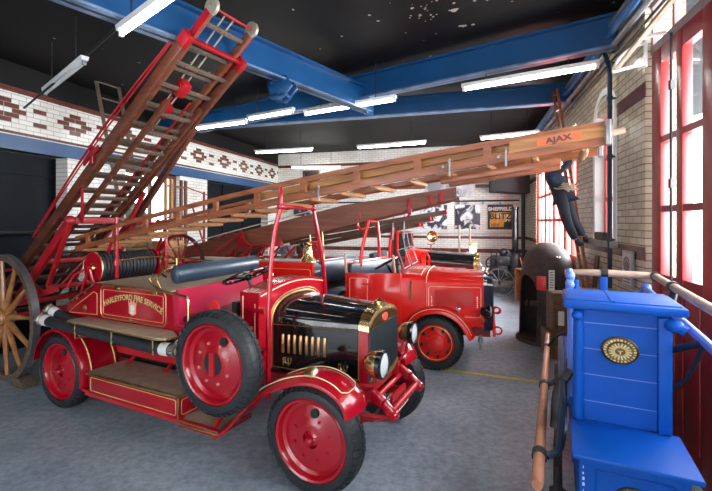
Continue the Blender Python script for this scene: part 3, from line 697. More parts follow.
# cowl (scuttle) and windscreen-less dash
mb = MB(); N_ = 14
def cowl_sec(u, k=1.0):
    pts = [(0.14,0.80),(0.14,1.495)]
    for i in range(1, N_): t = i/N_; v = 0.14+1.12*t; pts.append((v, 1.495+0.07*math.sin(PI*t)*k))
    pts += [(1.26,1.495),(1.26,0.80)]
    return [(u, p[0], p[1]) for p in pts]
mb.loft([cowl_sec(-0.81), cowl_sec(-0.60)]); cw = mb.build('scuttle', RED, ea)
k = MB(); e = cowl_sec(-0.598)[1:-1]; k.tube([(-0.597,p[1]*0.96+0.03,p[2]-0.03) for p in e], 0.0055, 6); k.tube([(-0.775,0.138,1.46),(-0.775,0.138,0.95)], 0.005, 6); k.tube([(-0.64,0.138,1.40),(-0.64,0.138,0.95)], 0.003, 6); k.build('cream_lining', CREAM, cw)
mb = MB(); mb.box(-0.96,-0.90,0.2,1.3,1.15,1.38); mb.build('dashboard', BLKM, ea)
# bonnet
def bon_sec(u, v0, v1, zs, zt, zb):
    c = (v0+v1)/2; hw_ = (v1-v0)/2; pts = [(v0, zb)]
    for i in range(0, 17):
        a = PI*i/16; pts.append((c-hw_*math.copysign(abs(math.cos(a))**0.8, math.cos(a)), zs+(zt-zs)*math.sin(a)**0.8))
    pts.append((v1, zb)); return [(u, p[0], p[1]) for p in pts]
BR = dict(v0=0.345, v1=1.14, zs=1.19, zt=1.415, zb=0.79); BF = dict(v0=0.45, v1=1.13, zs=1.20, zt=1.355, zb=0.76)
mb = MB(); mb.loft([bon_sec(-0.60, **BR), bon_sec(0.22, **BF)]); bn = mb.build('bonnet', BLK, ea, ang=50)
k = MB(); k.tube([(-0.595, p[1], p[2]) for p in bon_sec(-0.6, 0.305, 1.155, 1.185, 1.43, 0.80)], 0.011, 8); k.tube([(-0.59, p[1], p[2]) for p in bon_sec(-0.6, 0.275, 1.185, 1.185, 1.455, 0.80)], 0.006, 8); k.build('brass_arch_trim', BRASSD, bn)
k = MB()
k.tube([(-0.60,BR['v0']-0.003,1.185),(0.22,BF['v0']-0.003,1.195)], 0.005, 6); k.tube([(-0.60,BR['v0']-0.003,0.80),(0.22,BF['v0']-0.003,0.775)], 0.006, 6); k.tube([(0.215,BF['v0']-0.004,0.77),(0.215,BF['v0']-0.004,1.19)], 0.006, 6)
for i in range(14): t = (i+0.5)/14; k.sph((-0.60+0.82*t, BR['v0']+(BF['v0']-BR['v0'])*t+0.0, 1.205), 0.005, 6)
k.build('hinge_strip', BRASSD, bn)
for i in range(8):
    u = -0.50+i*0.058; t = (u+0.6)/0.82; v = BR['v0']+(BF['v0']-BR['v0'])*t-0.004
    k = MB(); k.tube([(u,v,0.935),(u,v,0.945),(u,v,1.095),(u,v,1.105)], 0.016, 10, radii=[0.008,0.014,0.014,0.008])
    for j in range(7): k.sph((u, v-0.013, 0.96+j*0.02), 0.0035, 6)
    k.build('louvre', mat('copper_brass_louvre', (0.62,0.36,0.17), 0.35, 0.9), bn)
for u in (-0.44, 0.09):
    t = (u+0.6)/0.82; v = BR['v0']+(BF['v0']-BR['v0'])*t-0.012; k = MB()
    for d_ in (-0.03, 0, 0.03): k.tube(bez([(u,v,0.845),(u+d_*0.9,v-0.006,0.853),(u+d_*1.1,v-0.004,0.90)], 8), 0.005, 6)
    k.tube([(u,v,0.82),(u,v,0.86)], 0.007, 6); k.tube([(u-0.055,v,0.82),(u-0.055,v,0.895)], 0.006, 6); k.build('bonnet_catch', BRASS, bn)
# radiator
k = MB(); k.loft([bon_sec(0.22, BF['v0']-0.006, BF['v1']+0.006, 1.20, 1.362, 0.72), bon_sec(0.30, BF['v0']+0.003, BF['v1']-0.003, 1.185, 1.34, 0.72)]); ra = k.build('radiator_shell', RED, ea, ang=40)
k = MB(); a_ = bon_sec(0.216, BF['v0']-0.010, BF['v1']+0.010, 1.20, 1.368, 1.20)[1:-1]; b_ = bon_sec(0.308, BF['v0']-0.003, BF['v1']+0.003, 1.19, 1.348, 1.19)[1:-1]; c_ = bon_sec(0.316, BF['v0']+0.02, BF['v1']-0.02, 1.19, 1.315, 1.19)[1:-1]
a_ = [a_[0]]+a_+[a_[-1]]; b_ = [b_[0]]+b_+[b_[-1]]; k.loft([a_, b_, [c_[0]]+c_+[c_[-1]]], caps=False, closed=True); 
k.loft([[(0.316,p[1],p[2]) for p in c_], [(0.316,p[1],1.205) for p in c_]], caps=False, closed=False)
k.build('brass_radiator_top', BRASS, ra, ang=50)
k = MB(); k.box(0.295,0.312,BF['v0']+0.014,BF['v1']-0.014,0.75,1.21)
for i in range(26): v = BF['v0']+0.022+i*(0.636/25); k.box(0.310,0.318,v-0.003,v+0.003,0.76,1.205)
k.build('radiator_core', RADC, ra)
k = MB(); k.tube(bez([(0.31,BF['v0']+0.02,0.78),(0.315,0.6,0.735),(0.315,0.79,0.715),(0.315,0.98,0.735),(0.31,BF['v1']-0.02,0.78)],16), 0.022, 8); k.build('brass_lower_tank', BRASSD, ra)
k = MB(); k.lathe([(0.035,0),(0.035,0.03),(0.05,0.032),(0.05,0.05),(0.03,0.056),(0.012,0.07),(0,0.072)], (0.26,0.79,1.345), (0,0,1), 16); k.build('radiator_cap', BRASS, ra)
k = MB(); k.lathe([(0,0.006),(0.034,0.004),(0.038,0)], (0.318,0.79,1.26), (1,0,0.12), 20)
for v in k.bm.verts: v.co.y = 0.79+(v.co.y-0.79)*1.7
k.build('oval_badge', mat('red_enamel_badge', (0.6,0.06,0.04), 0.3), ra)
# headlamps
for v, u, z in ((0.33, 0.45, 0.985), (1.24, 0.40, 1.01)):
    k = MB(); k.lathe([(0,-0.13),(0.03,-0.128),(0.07,-0.10),(0.098,-0.05),(0.105,0.0),(0.105,0.01)], (u,v,z), (1,0,0), 28); hl = k.build('headlamp', BRASS, ea)
    k = MB(); k.lathe([(0.104,0.0),(0.113,0.005),(0.115,0.04),(0.105,0.055),(0.096,0.055),(0.096,0.03)], (u,v,z), (1,0,0), 28); k.build('black_rim', BLK, hl)
    k = MB(); k.lathe([(0.098,0.04),(0.07,0.055),(0.035,0.063),(0,0.065)], (u,v,z), (1,0,0), 28); k.build('lens', LENS, hl)
    k = MB(); k.tube([(u-0.03,v,z-0.10),(u-0.04,v,z-0.2),(0.30,v+(0.08 if v<.7 else -0.08),0.72)], 0.015, 8); k.build('lamp_bracket', RED, hl)
# number plate
k = MB(); k.beam((0.47,0.98,0.50),(0.47,0.56,0.50),0.012,0.10); npl = k.build('number_plate', WHITE, ea); npl.rotation_euler = (0,0,0)
Mp = Matrix(((0,0,1,0.478),(1,0,0,0.77),(0,1,0,0.468),(0,0,0,1)))
text_mesh('plate_characters', 'SU 3208', 0.085, INK, npl, Mp, 0.001, sx=1.1, bold=0.002)
k = MB(); k.box(0.44,0.465,0.6,0.94,0.55,0.62); k.build('plate_bracket', REDP, npl)
# steering wheel
ST = Matrix.Translation((-0.93,0.38,1.605)) @ Matrix.Rotation(R(-22),4,'Y')
def tr(M, pts): return [M @ Vector(p) for p in pts]
k = MB(); k.tube(tr(ST, [(0.235*math.cos(2*PI*i/36),0.235*math.sin(2*PI*i/36),0) for i in range(36)]), 0.014, 8, closed=True)
for a in (20,140,260): k.tube(tr(ST, [(0,0,-0.02),(0.1*math.cos(R(a)),0.1*math.sin(R(a)),-0.008),(0.23*math.cos(R(a)),0.23*math.sin(R(a)),0)]), 0.009, 6)
k.lathe([(0,0.01),(0.03,0.005),(0.035,-0.03),(0.02,-0.05)], ST @ Vector((0,0,0)), ST.to_3x3() @ Vector((0,0,1)), 14); sw = k.build('steering_wheel', BLK, ea)
k = MB(); k.tube([ST @ Vector((0,0,-0.03)), (-0.78,0.42,1.12)], 0.018, 8); k.build('steering_column', BLKM, sw)
k = MB(); k.tube([(-1.08,0.13,1.19),(-1.08,0.13,1.30)],0.008,6); k.lathe([(0,-0.012),(0.062,-0.01),(0.066,0.0),(0.062,0.01),(0,0.012)], (-1.08,0.11,1.335), (0.1,1,0.1), 20); k.tube([(-1.08,0.12,1.27),(-0.88,0.15,1.29)],0.007,6); k.build('round_stop_paddle', mat('bright_red_plastic',(0.75,0.02,0.02),0.35), ea)
# gantry over the cowl
G0, G1, GU = 0.20, 1.20, -0.56
k = MB(); rr = 0.021
k.tube(bez([(GU+0.08,0.12,0.62),(GU+0.08,0.12,1.2),(GU+0.09,0.16,1.9),(GU+0.15,0.20,2.25)], 12), rr, 10)
k.tube(bez([(GU-0.02,1.29,0.9),(GU-0.03,1.22,1.6),(GU-0.06,1.06,2.26)], 8), rr, 10); k.tube([(GU+0.15,0.20,2.25),(GU-0.06,1.06,2.26)], rr*0.9, 10)
for p in ((GU+0.15,0.20,2.25),(GU-0.06,1.06,2.26)): k.sph(p, 0.034, 10)
k.beam((GU+0.15,0.20,2.25),(GU+0.13,0.22,2.42),0.03,0.05,bev=0.006); k.beam((GU-0.06,1.06,2.27),(GU-0.06,1.06,2.34),0.03,0.05,bev=0.006)
for z in (1.0, 1.35): k.lathe([(0.032,-0.02),(0.032,0.02)], (GU+0.05,0.115,z), (0,0,1), 12); k.box(GU-0.1,GU+0.05,0.11,0.18,z-0.02,z+0.02)
ga = k.build('ladder_gantry', RED, ea)
k = MB(); k.tube([(-0.60,1.16,1.88),(-0.66,1.10,1.90),(-0.68,1.05,1.88)], 0.012, 8); be = k.build('bell_bracket', RED, ea)
k = MB(); k.lathe([(0,0.0),(0.03,-0.004),(0.042,-0.02),(0.046,-0.08),(0.058,-0.13),(0.085,-0.165),(0.09,-0.18),(0.08,-0.18),(0.05,-0.12),(0,-0.1)], (-0.68,1.05,1.87), (0,0,1), 26); k.lathe([(0,0.02),(0.016,0.015),(0.02,0),(0.01,-0.01)], (-0.68,1.05,1.88), (0,0,1), 10); bl = k.build('bell', BRASS, ea)
# rear gantry on the deck, roller bar, hose reel, brass deck rail
k = MB()
for v in (0.42, 1.10): k.tube([(-2.95,v,1.45),(-2.95,v,2.17)],0.022,10); k.tube([(-2.95,v,2.07),(-3.28,v,1.42)],0.018,8); k.lathe([(0.034,0),(0.034,0.06)], (-2.95,v,1.6),(0,0,1),12)
k.tube([(-2.95,0.42,2.10),(-2.95,1.10,2.10)],0.018,8); rg = k.build('rear_ladder_gantry', RED, ea)
k = MB()
for v in (0.50, 1.02): k.lathe([(0,-0.05),(0.05,-0.045),(0.035,0),(0.05,0.045),(0,0.05)], (-2.95,v,2.10), (0,1,0), 16)
k.build('roller', WOODG, rg)
rail([(-2.93,0.42,1.66),(-2.93,0.80,1.67),(-2.60,0.98,1.66),(-2.0,1.0,1.64)]); rail([(-2.60,0.98,1.66),(-2.60,0.98,1.45)]); rail([(-1.78,0.09,1.60),(-1.86,0.3,1.64),(-2.0,1.0,1.64)])
k = MB(); k.lathe([(0,0),(0.175,0),(0.185,0.01),(0.185,0.02),(0,0.02)], (-3.15,0.26,1.58), (0,1,0), 30); k.lathe([(0,0.0),(0.175,0),(0.185,0.01),(0.185,0.02),(0,0.02)], (-3.15,1.02,1.58), (0,1,0), 30); k.tube([(-3.15,0.18,1.58),(-3.15,1.12,1.58)],0.03,10)
for v in (0.22,1.08): k.tube([(-3.15,v,1.58),(-3.0,v,1.30)],0.018,8); k.tube([(-3.15,v,1.58),(-3.34,v,1.2)],0.018,8)
k.tube([(-3.15,0.2,1.58),(-3.30,0.14,1.50),(-3.36,0.1,1.36)],0.016,8); rl = k.build('hose_reel', RED, ea)
k = MB(); k.tube([(-3.15+0.185*math.cos(2*PI*i/30),0.27,1.58+0.185*math.sin(2*PI*i/30)) for i in range(30)], 0.008, 6, closed=True); k.lathe([(0,-0.03),(0.03,-0.025),(0.05,-0.004)], (-3.15,0.26,1.58),(0,1,0),14); k.build('brass_rim', BRASS, rl)
k = MB(); v = 0.31
while v < 1.0:
    k.tube([(-3.15+0.15*math.cos(2*PI*i/24),v,1.58+0.15*math.sin(2*PI*i/24)) for i in range(24)], 0.023, 8, closed=True); v += 0.047
k.build('hose_coils', HOSE, rl)
# ---- two suction hoses lying along the side
def hose(label, pts, r=0.055):
    P = bez(pts, 60); k = MB(); n = len(P); k.tube(P, r, 16, radii=[r*(1+0.035*((i%2)*2-1)) for i in range(n)]); 
    o = k.build('suction_hose', HOSE, None, ang=80); tag(o, label, 'hose')
    for e, m in ((P[0]-P[1], 0), (P[-1]-P[-2], 1)):
        e.normalize(); b = P[-1] if m else P[0]
        k = MB(); k.lathe([(r*1.08,-0.11),(r*1.1,-0.02),(r*1.08,0.0)], b, e, 16); k.build('canvas_binding', mat('white_canvas',(0.7,0.69,0.66),0.8), o)
        k = MB(); k.lathe([(0,0.12),(r*0.8,0.12),(r*0.85,0.09),(r*1.15,0.085),(r*1.15,0.05),(r*0.9,0.04),(r*0.95,-0.0)], b, e, 16)
        for q in range(4):
            a = PI/2*q; u_ = e.cross(Vector((0,1,0))).normalized(); w_ = e.cross(u_); k.sph(b+e*0.07+(u_*math.cos(a)+w_*math.sin(a))*r*1.2, 0.013, 6)
        k.build('metal_coupling', mat('tarnished_gunmetal',(0.40,0.36,0.30),0.35,0.8), o)
    o.location = ea.location; o.rotation_euler = ea.rotation_euler; return o
hose('outer black suction hose with white bound ends beside the crimson engine', [(-3.50,-0.06,1.0),(-3.0,-0.08,0.985),(-2.3,-0.08,0.965),(-1.7,-0.08,0.945),(-1.42,-0.08,0.955)], 0.056)
hose('inner black suction hose tucked against the body of the crimson engine', [(-3.52,0.035,1.08),(-3.2,0.035,1.02),(-2.6,0.03,0.975),(-1.9,0.03,0.96),(-1.35,0.03,0.965)], 0.05)
# ================================================================ LONG TIMBER LADDER ON THE NEAR ENGINE
def setA(o): o.location = ea.location; o.rotation_euler = ea.rotation_euler; return o
la = setA(bpy.data.objects.new('timber_ladder', None)); C.objects.link(la); tag(la, 'long varnished trussed timber ladder lying over the near crimson engine, boxed end at right', 'ladder')
zt = lambda u: 2.558+.127*u-.011*u*u
zb = lambda u: 2.366+.14*u-.0069*u*u
US = [-3.75+i*(5.8/24) for i in range(25)]
def truss(v, u0, u1, off=0.0, wood=WOOD, th=0.035, top_h=0.045, bot_h=0.075, posts=True, name='side_truss'):
    k = MB(); us = [u0+(u1-u0)*i/20 for i in range(21)]
    for f_, h in ((lambda u: zt(u)+off-top_h/2, top_h), (lambda u: zb(u)+off+bot_h/2, bot_h)):
        k.loft([[(u, v-th/2, f_(u)-h/2),(u, v+th/2, f_(u)-h/2),(u, v+th/2, f_(u)+h/2),(u, v-th/2, f_(u)+h/2)] for u in us])
    if posts:
        u = u0+0.25
        while u < u1-0.1: k.beam((u, v, zb(u)+off+bot_h*0.5), (u, v, zt(u)+off-top_h*0.5), th*0.9, 0.055, up=(1,0,0)); u += 0.53
    return k.build(name, wood, la)
truss(0.42, -3.75, 2.0, bot_h=0.06); truss(0.90, -3.75, 2.0, top_h=0.035, bot_h=0.05)
for i in range(19):
    u = -3.6+i*0.305; z = zb(u)-0.012; k = MB(); k.tube([(u,0.41,z),(u,0.46,z),(u,0.66,z),(u,0.86,z),(u,0.91,z)], 0.02, 8, radii=[0.012,0.02,0.024,0.02,0.012], sx=1.3); k.build('rung', mat('pale_rung_wood',(0.42,0.20,0.085),0.45,var=0.3), la)
# inner extending section of yellower wood
for v in (0.50, 0.82):
    k = MB(); us = [-0.9+i*0.3 for i in range(9)]
    k.loft([[(u, v-0.014, zb(u)+0.09),(u, v+0.014, zb(u)+0.09),(u, v+0.014, zb(u)+0.155),(u, v-0.014, zb(u)+0.155)] for u in us]); k.build('inner_rail', WOODY, la)
    k = MB(); k.loft([[(u, v-0.012, zb(u)+0.01),(u, v+0.012, zb(u)+0.01),(u, v+0.012, zb(u)+0.05),(u, v-0.012, zb(u)+0.05)] for u in us]); k.build('inner_rail', WOOD, la)
for v in (0.40, 0.92):       # boxed end board
    k = MB(); us = [1.42, 1.62, 1.82, 2.03]
    k.loft([[(u, v-0.004, zb(u)+0.05),(u, v+0.008, zb(u)+0.05),(u, v+0.008, zt(u)-0.03),(u, v-0.004, zt(u)-0.03)] for u in us]); bb = k.build('end_board', WOODY, la)
    if v < .5:
        k = MB(); k.loft([[(u, v-0.0065, zb(u)+0.064),(u, v-0.003, zb(u)+0.064),(u, v-0.003, zt(u)-0.042),(u, v-0.0065, zt(u)-0.042)] for u in (1.60, 1.87)]); k.build('maker_panel', mat('orange_red_paint', (0.72,0.14,0.05), 0.5), bb)
        sl_ = 0.12; M_ = Matrix.Translation((1.735, v-0.008, zb(1.735)+0.071)) @ Matrix.Rotation(-math.atan(sl_),4,'Y') @ Matrix(((1,0,0,0),(0,0,-1,0),(0,1,0,0),(0,0,0,1)))
        text_mesh('maker_lettering', 'AJAX', 0.052, mat('dark_grey_letter',(0.06,0.05,0.05),0.5), bb, M_, 0.001, sx=1.3, bold=0.002)
k = MB()
for v in (0.40, 0.92): k.beam((2.02, v, zb(2.02)-0.01), (2.02, v, zt(2.02)+0.005), 0.05, 0.03, up=(1,0,0), bev=0.004)
k.build('steel_end_strap', STEELG, la)
k = MB(); k.tube([(2.0,0.62,2.72),(2.14,0.62,2.742)], 0.03, 10, radii=[0.03,0.02]); k.tube([(2.0,0.62,2.72),(1.9,0.62,2.70)], 0.016, 8); k.build('end_spigot', ASH, la)
k = MB(); k.beam((0.9,0.52,zb(0.9)-0.05),(1.75,0.52,zb(1.75)-0.05),0.05,0.05,bev=0.01); k.beam((0.9,0.8,zb(0.9)-0.05),(1.75,0.8,zb(1.75)-0.05),0.05,0.05,bev=0.01); k.build('lower_rail', WOOD, la)
for u in (-0.2, 0.95, 1.35):
    k = MB()
    for v in (0.40,): k.lathe([(0,-0.015),(0.012,-0.012),(0.014,0)], (u,v,zb(u)+0.04),(0,1,0),8); k.beam((u+.05,v,zb(u)-0.03),(u+.05,v,zb(u)+0.10),0.02,0.012,up=(1,0,0))
    k.build('steel_clip', STEELG, la)

# ================================================================ BIG WHEELED ESCAPE LADDER, LEFT
es = thing('wheeled_escape_ladder', 'tall dark mahogany wheeled escape ladder raised against the blue beam, red carriage, oak spoked wheel', 'ladder', (-4.70, 5.48, 0), -R(28))
SL_ = 0.746; dn = Vector((0.8015, 0, 0.598)); nn = Vector((-0.598, 0, 0.8015)); P0 = Vector((0.2, 0, 1.62))
def ep(s_, v, o=0.0): return P0+dn*s_+nn*o+Vector((0,v,0))
def section(v0, v1, s0, s1, o, m, w_, h_, step=0.30, rung=WOODG, rr=0.02, nm='stile'):
    for v in (v0, v1):
        k = MB(); k.beam(ep(s0,v,o), ep(s1,v,o), w_, h_, up=nn, bev=0.006); k.build(nm, m, es)
    s_ = s0+0.2
    while s_ < s1-0.1:
        k = MB(); k.beam(ep(s_,v0,o), ep(s_,v1,o), 0.05, 0.03, up=nn, bev=0.006); k.build('rung', rung, es); s_ += step
section(0.17, 0.93, -2.0, 3.85, 0.0, WOODD, 0.05, 0.13)
section(0.27, 0.83, -1.5, 4.22, 0.06, WOODB, 0.04, 0.09, rr=0.016)
section(0.33, 0.77, -1.7, 3.2, -0.13, WOODD, 0.035, 0.07)
for v, sg in ((0.27, -1), (0.83, 1)):
    k = MB(); k.beam(ep(3.6,v+sg*0.024,0.06), ep(4.22,v+sg*0.024,0.06), 0.012, 0.09, up=nn); k.build('red_edge_strip', REDE, es)
    k = MB(); c = ep(4.27,v,0.08); k.lathe([(0.02,-0.02),(0.085,-0.018),(0.075,0),(0.085,0.018),(0.02,0.02)], c, (0,1,0), 24, closed=True)
    for q in range(4): a = PI/4*q; e = Vector((math.cos(a),0,math.sin(a))); k.beam(c-e*0.08,c+e*0.08,0.012,0.014,up=(0,1,0))
    k.build('head_pulley', mat('pale_metal_pulley',(0.55,0.50,0.42),0.4,0.6), es)
k = MB(); k.tube([ep(4.27,0.27,0.08),ep(4.27,0.83,0.08)],0.014,8); k.build('head_rod', REDE, es)
k = MB(); k.tube([ep(4.26,0.48,0.12),ep(2.4,0.50,0.05)],0.009,6); k.build('hoist_rope', ROPE, es)
k = MB(); k.tube([ep(4.26,0.60,0.12),ep(2.6,0.56,0.05)],0.009,6); k.build('hoist_rope', ROPE, es)
for s_ in (3.90,):
    k = MB(); k.beam(ep(s_,0.17,0.0), ep(s_,0.93,0.0), 0.04, 0.07, up=nn, bev=0.01)
    for v in (0.17,0.93): k.beam(ep(s_-0.10,v,0.0), ep(s_+0.05,v,0.0), 0.06, 0.14, up=nn, bev=0.01)
    k.build('head_crossbar', REDE, es)
for v in (0.12,):
    k = MB(); k.tube(bez([ep(3.75,v,0.08),ep(2.8,v-.01,0.14),ep(1.7,v-.01,0.14),ep(0.4,v,0.08)],16),0.013,6); k.tube(bez([ep(3.75,v,0.06),ep(2.6,v-.01,0.095),ep(1.7,v-.01,0.095),ep(0.4,v,0.07)],16),0.009,6); k.build('tension_rod', REDE, es)
    k = MB(); k.beam(ep(1.98,v,-0.02),ep(2.08,v,0.14),0.02,0.05,up=dn,bev=0.006); k.lathe([(0,-0.02),(0.03,-0.018),(0.03,0.018),(0,0.02)], ep(2.08,v,0.14),(0,1,0),14); k.beam(ep(1.85,v,0.08),ep(2.2,v,0.05),0.02,0.05,up=nn,bev=0.004); k.build('rod_bracket', REDE, es)
for s_, v in ((3.30,0.52),(2.95,0.50)):
    k = MB(); k.box(-0.06,0.06,-0.06,0.06,-0.1,0.1,bev=0.02); k.lathe([(0,-0.075),(0.05,-0.07),(0.05,0.07),(0,0.075)],(0,0,0.02),(0,1,0),16); o = k.build('pulley_block', REDE, es); o.location = ep(s_,v,0.03); o.rotation_euler = (0,R(53),0)
for v in (0.42, 0.66):
    k = MB(); k.tube([ep(3.2,v,-0.05),ep(-0.5,v,-0.05)],0.012,6); k.build('guide_rod', REDE, es)
k = MB(); k.beam((2.15,1.27,3.40),(-0.35,1.27,0.95),0.07,0.09,bev=0.01); k.build('prop_pole', WOODD, es)
k = MB(); k.tube([(2.1,1.27,3.36),(2.75,0.95,3.60)],0.016,6); k.build('prop_link', REDE, es)
# red carriage
def rb(name, *segs, w_=0.065, h_=0.065, m=REDE):
    k = MB()
    for a, b in segs: k.beam(a, b, w_, h_, bev=0.006)
    return k.build(name, m, es)
A_, B_ = Vector((1.286,0.15,2.13)), Vector((1.286,0.95,2.13))
rb('carriage_crossbar', (A_,B_), w_=0.06, h_=0.08)
k = MB(); k.sph(A_,0.065,12); k.sph(B_,0.065,12); k.build('carriage_joint', REDE, es)
for v in (0.15, 0.95):
    rb('carriage_rail', ((1.286,v,2.13),(0.0,v,1.05)), w_=0.05, h_=0.12); rb('carriage_strut', ((1.27,v,2.08),(0.78,v,1.30)), w_=0.045, h_=0.05)
    rb('ladder_brace', ((1.32,v+(0.12 if v<.5 else -.06),2.12),(1.55,v,2.52)), w_=0.03, h_=0.06); rb('carriage_base', ((1.0,v,1.27),(-0.9,v,0.84)), w_=0.05, h_=0.07)
    rb('carriage_upright', ((0.35,v,1.30),(0.72,v,1.18)), w_=0.05, h_=0.05)
rb('carriage_crossbar', ((0.67,0.15,1.60),(0.67,0.95,1.60)), w_=0.05, h_=0.06); rb('carriage_crossbar', ((0.75,0.15,1.27),(0.75,0.95,1.27)), w_=0.05, h_=0.06)
rb('carriage_crossbar', ((0.0,0.1,1.0),(0.0,1.0,1.0))); rb('carriage_tie', ((0.75,0.3,1.27),(1.25,0.8,2.1)), w_=0.025, h_=0.025)
k = MB(); k.tube([(0,-0.06,0.84),(0,1.30,0.84)],0.035,12); k.build('axle', REDE, es)
def spoked(parent, name, u, v, z, R_, ns, spoke_m, rim_m, hub_m, rim_h=0.07, rim_w=0.06, sr0=0.026, tyre_m=None, taper=0.85, vis=True):
    t = bpy.data.objects.new(name, None); C.objects.link(t); t.parent = parent; t.location = (u,v,z)
    k = MB(); k.lathe([(R_-rim_h,-rim_w/2),(R_-0.012,-rim_w/2),(R_-0.012,rim_w/2),(R_-rim_h,rim_w/2)],(0,0,0),(0,1,0),56,closed=True); k.build('rim', rim_m, t)
    k = MB(); k.lathe([(R_-0.012,-rim_w/2-0.003),(R_,-rim_w/2-0.003),(R_,rim_w/2+0.003),(R_-0.012,rim_w/2+0.003)],(0,0,0),(0,1,0),56,closed=True); k.build('tyre', tyre_m or STEELG, t)
    hr = R_*0.13
    for q in range(ns):
        a = 2*PI*q/ns+0.1; e = Vector((math.cos(a),0,math.sin(a))); k = MB(); k.tube([e*hr*0.8, e*(hr+0.1*R_), e*(R_*0.7), e*(R_-rim_h*0.8)], sr0, 8, radii=[sr0*1.1,sr0*1.2,sr0*taper,sr0*taper]); k.build('spoke', spoke_m, t)
    k = MB(); k.lathe([(0,-0.14*R_/0.84*1.1),(hr*0.45,-0.15*R_/0.84),(hr*0.55,-0.11*R_/0.84),(hr,-0.06*R_/0.84),(hr,0.06*R_/0.84),(hr*0.6,0.12*R_/0.84),(0,0.13*R_/0.84)],(0,0,0),(0,1,0),20); k.build('hub', hub_m, t)
    return t
spoked(es, 'carriage_wheel', 0, 0, 0.84, 0.84, 12, OAK, WOODG, OAK, rim_h=0.085, rim_w=0.075, sr0=0.032)
spoked(es, 'carriage_wheel', 0, 1.25, 0.84, 0.84, 12, OAK, WOODG, OAK, rim_h=0.085, rim_w=0.075, sr0=0.032)
# wheel chock and a second, smaller items round it
k = MB(); k.prism([(-0.14,0),(0.14,0),(0.14,0.05),(0.03,0.12),(-0.14,0.12)],-0.09,0.09,'y',bev=0.01); o = k.build('wheel_chock', WOODG); o.location = (-4.28,5.30,0); o.rotation_euler = (0,0,-R(28)); tag(o, 'dark wooden chock on the floor against the big oak spoked wheel', 'chock')
# ---- small ladder hanging on the left wall
def plain_ladder(name, label, f0, f1, g0, g1, n, w_=0.03, h_=0.06, m=WOODG, rm=None, cat='ladder', group=None):
    """stiles f0-f1 and g0-g1 in world points"""
    c = (Vector(f0)+Vector(g0))/2; t = thing(name, label, cat, c, 0, group)
    for a, b in ((f0,f1),(g0,g1)): k = MB(); k.beam(Vector(a)-c, Vector(b)-c, w_, h_, up=(Vector(g0)-Vector(f0)), bev=0.005); k.build('stile', m, t)
    for i in range(n): s_ = (i+0.7)/n; a = Vector(f0).lerp(Vector(f1), s_)-c; b = Vector(g0).lerp(Vector(g1), s_)-c; k = MB(); k.tube([a,b],0.016,8); k.build('rung', rm or m, t)
    return t
plain_ladder('wall_ladder', 'narrow weathered ladder leaning on the frieze behind the big wheeled escape', at(144,330,6.95)*1, at(95,76,7.30), at(164,325,7.15), at(118,84,7.62), 15)

# ================================================================ SECOND ENGINE (bright red)
TB = R(18)
eb = thing('enclosed_nose_fire_engine', 'bright red fire engine behind the crimson one, with louvred red bonnet and dark radiator', 'fire engine', (1.12, 5.82, 0), -TB)
W2 = 1.60
def make_wheel_b(u, v, flip):
    t = bpy.data.objects.new('road_wheel', None); C.objects.link(t); t.parent = eb; t.location = (u, v, 0.39); t.rotation_euler = (0,0,PI if flip else 0)
    tyre_mb(0.39, 0.25, 0.2, 40).build('tyre', TYRE, t, ang=50)
    k = MB(); r = 0.25; k.lathe([(r+0.003,0.15),(r+0.012,0.014),(r,0.004),(r-0.012,0.01),(r-0.02,0.04),(r*0.88,0.055),(r*0.55,0.03),(r*0.5,0.01),(r*0.3,0.005),(r*0.3,-0.02),(0,-0.03)],(0,0,0),(0,1,0),48); k.build('wheel_disc', RED2, t, ang=28)
    k = MB(); k.tube([((r-0.015)*math.cos(2*PI*i/40),0.008,(r-0.015)*math.sin(2*PI*i/40)) for i in range(40)],0.004,6,closed=True); k.build('gold_ring', GOLD, t)
    for q in range(8):
        a = 2*PI*q/8+0.2; k = MB(); k.lathe([(0,0.0),(0.026,0.0),(0.028,0.02)],(r*0.80*math.cos(a),0.030,r*0.80*math.sin(a)),(0,1,0),12); k.build('vent_hole', BLKM, t)
        a += PI/8; k = MB(); k.lathe([(0,-0.012),(0.012,-0.01),(0.012,0.02)],(r*0.58*math.cos(a),0.018,r*0.58*math.sin(a)),(0,1,0),6); k.build('wheel_nut', RED2, t)
    return t
for u, v, fl in ((0,0,0),(0,W2,1),(-3.5,0,0),(-3.5,W2,1)): make_wheel_b(u, v, fl)
k = MB(); k.box(-4.6,0.75,0.45,0.55,0.42,0.54); k.box(-4.6,0.75,1.05,1.15,0.42,0.54)
for u in (-4.4,-3.5,-2.4,-1.2,0.0,0.7): k.box(u-.04,u+.04,0.5,1.1,0.43,0.53)
k.tube([(0,0.15,0.39),(0,1.45,0.39)],0.035,8); k.tube([(-3.5,0.15,0.39),(-3.5,1.45,0.39)],0.05,8); k.build('chassis_frame', REDE, eb)
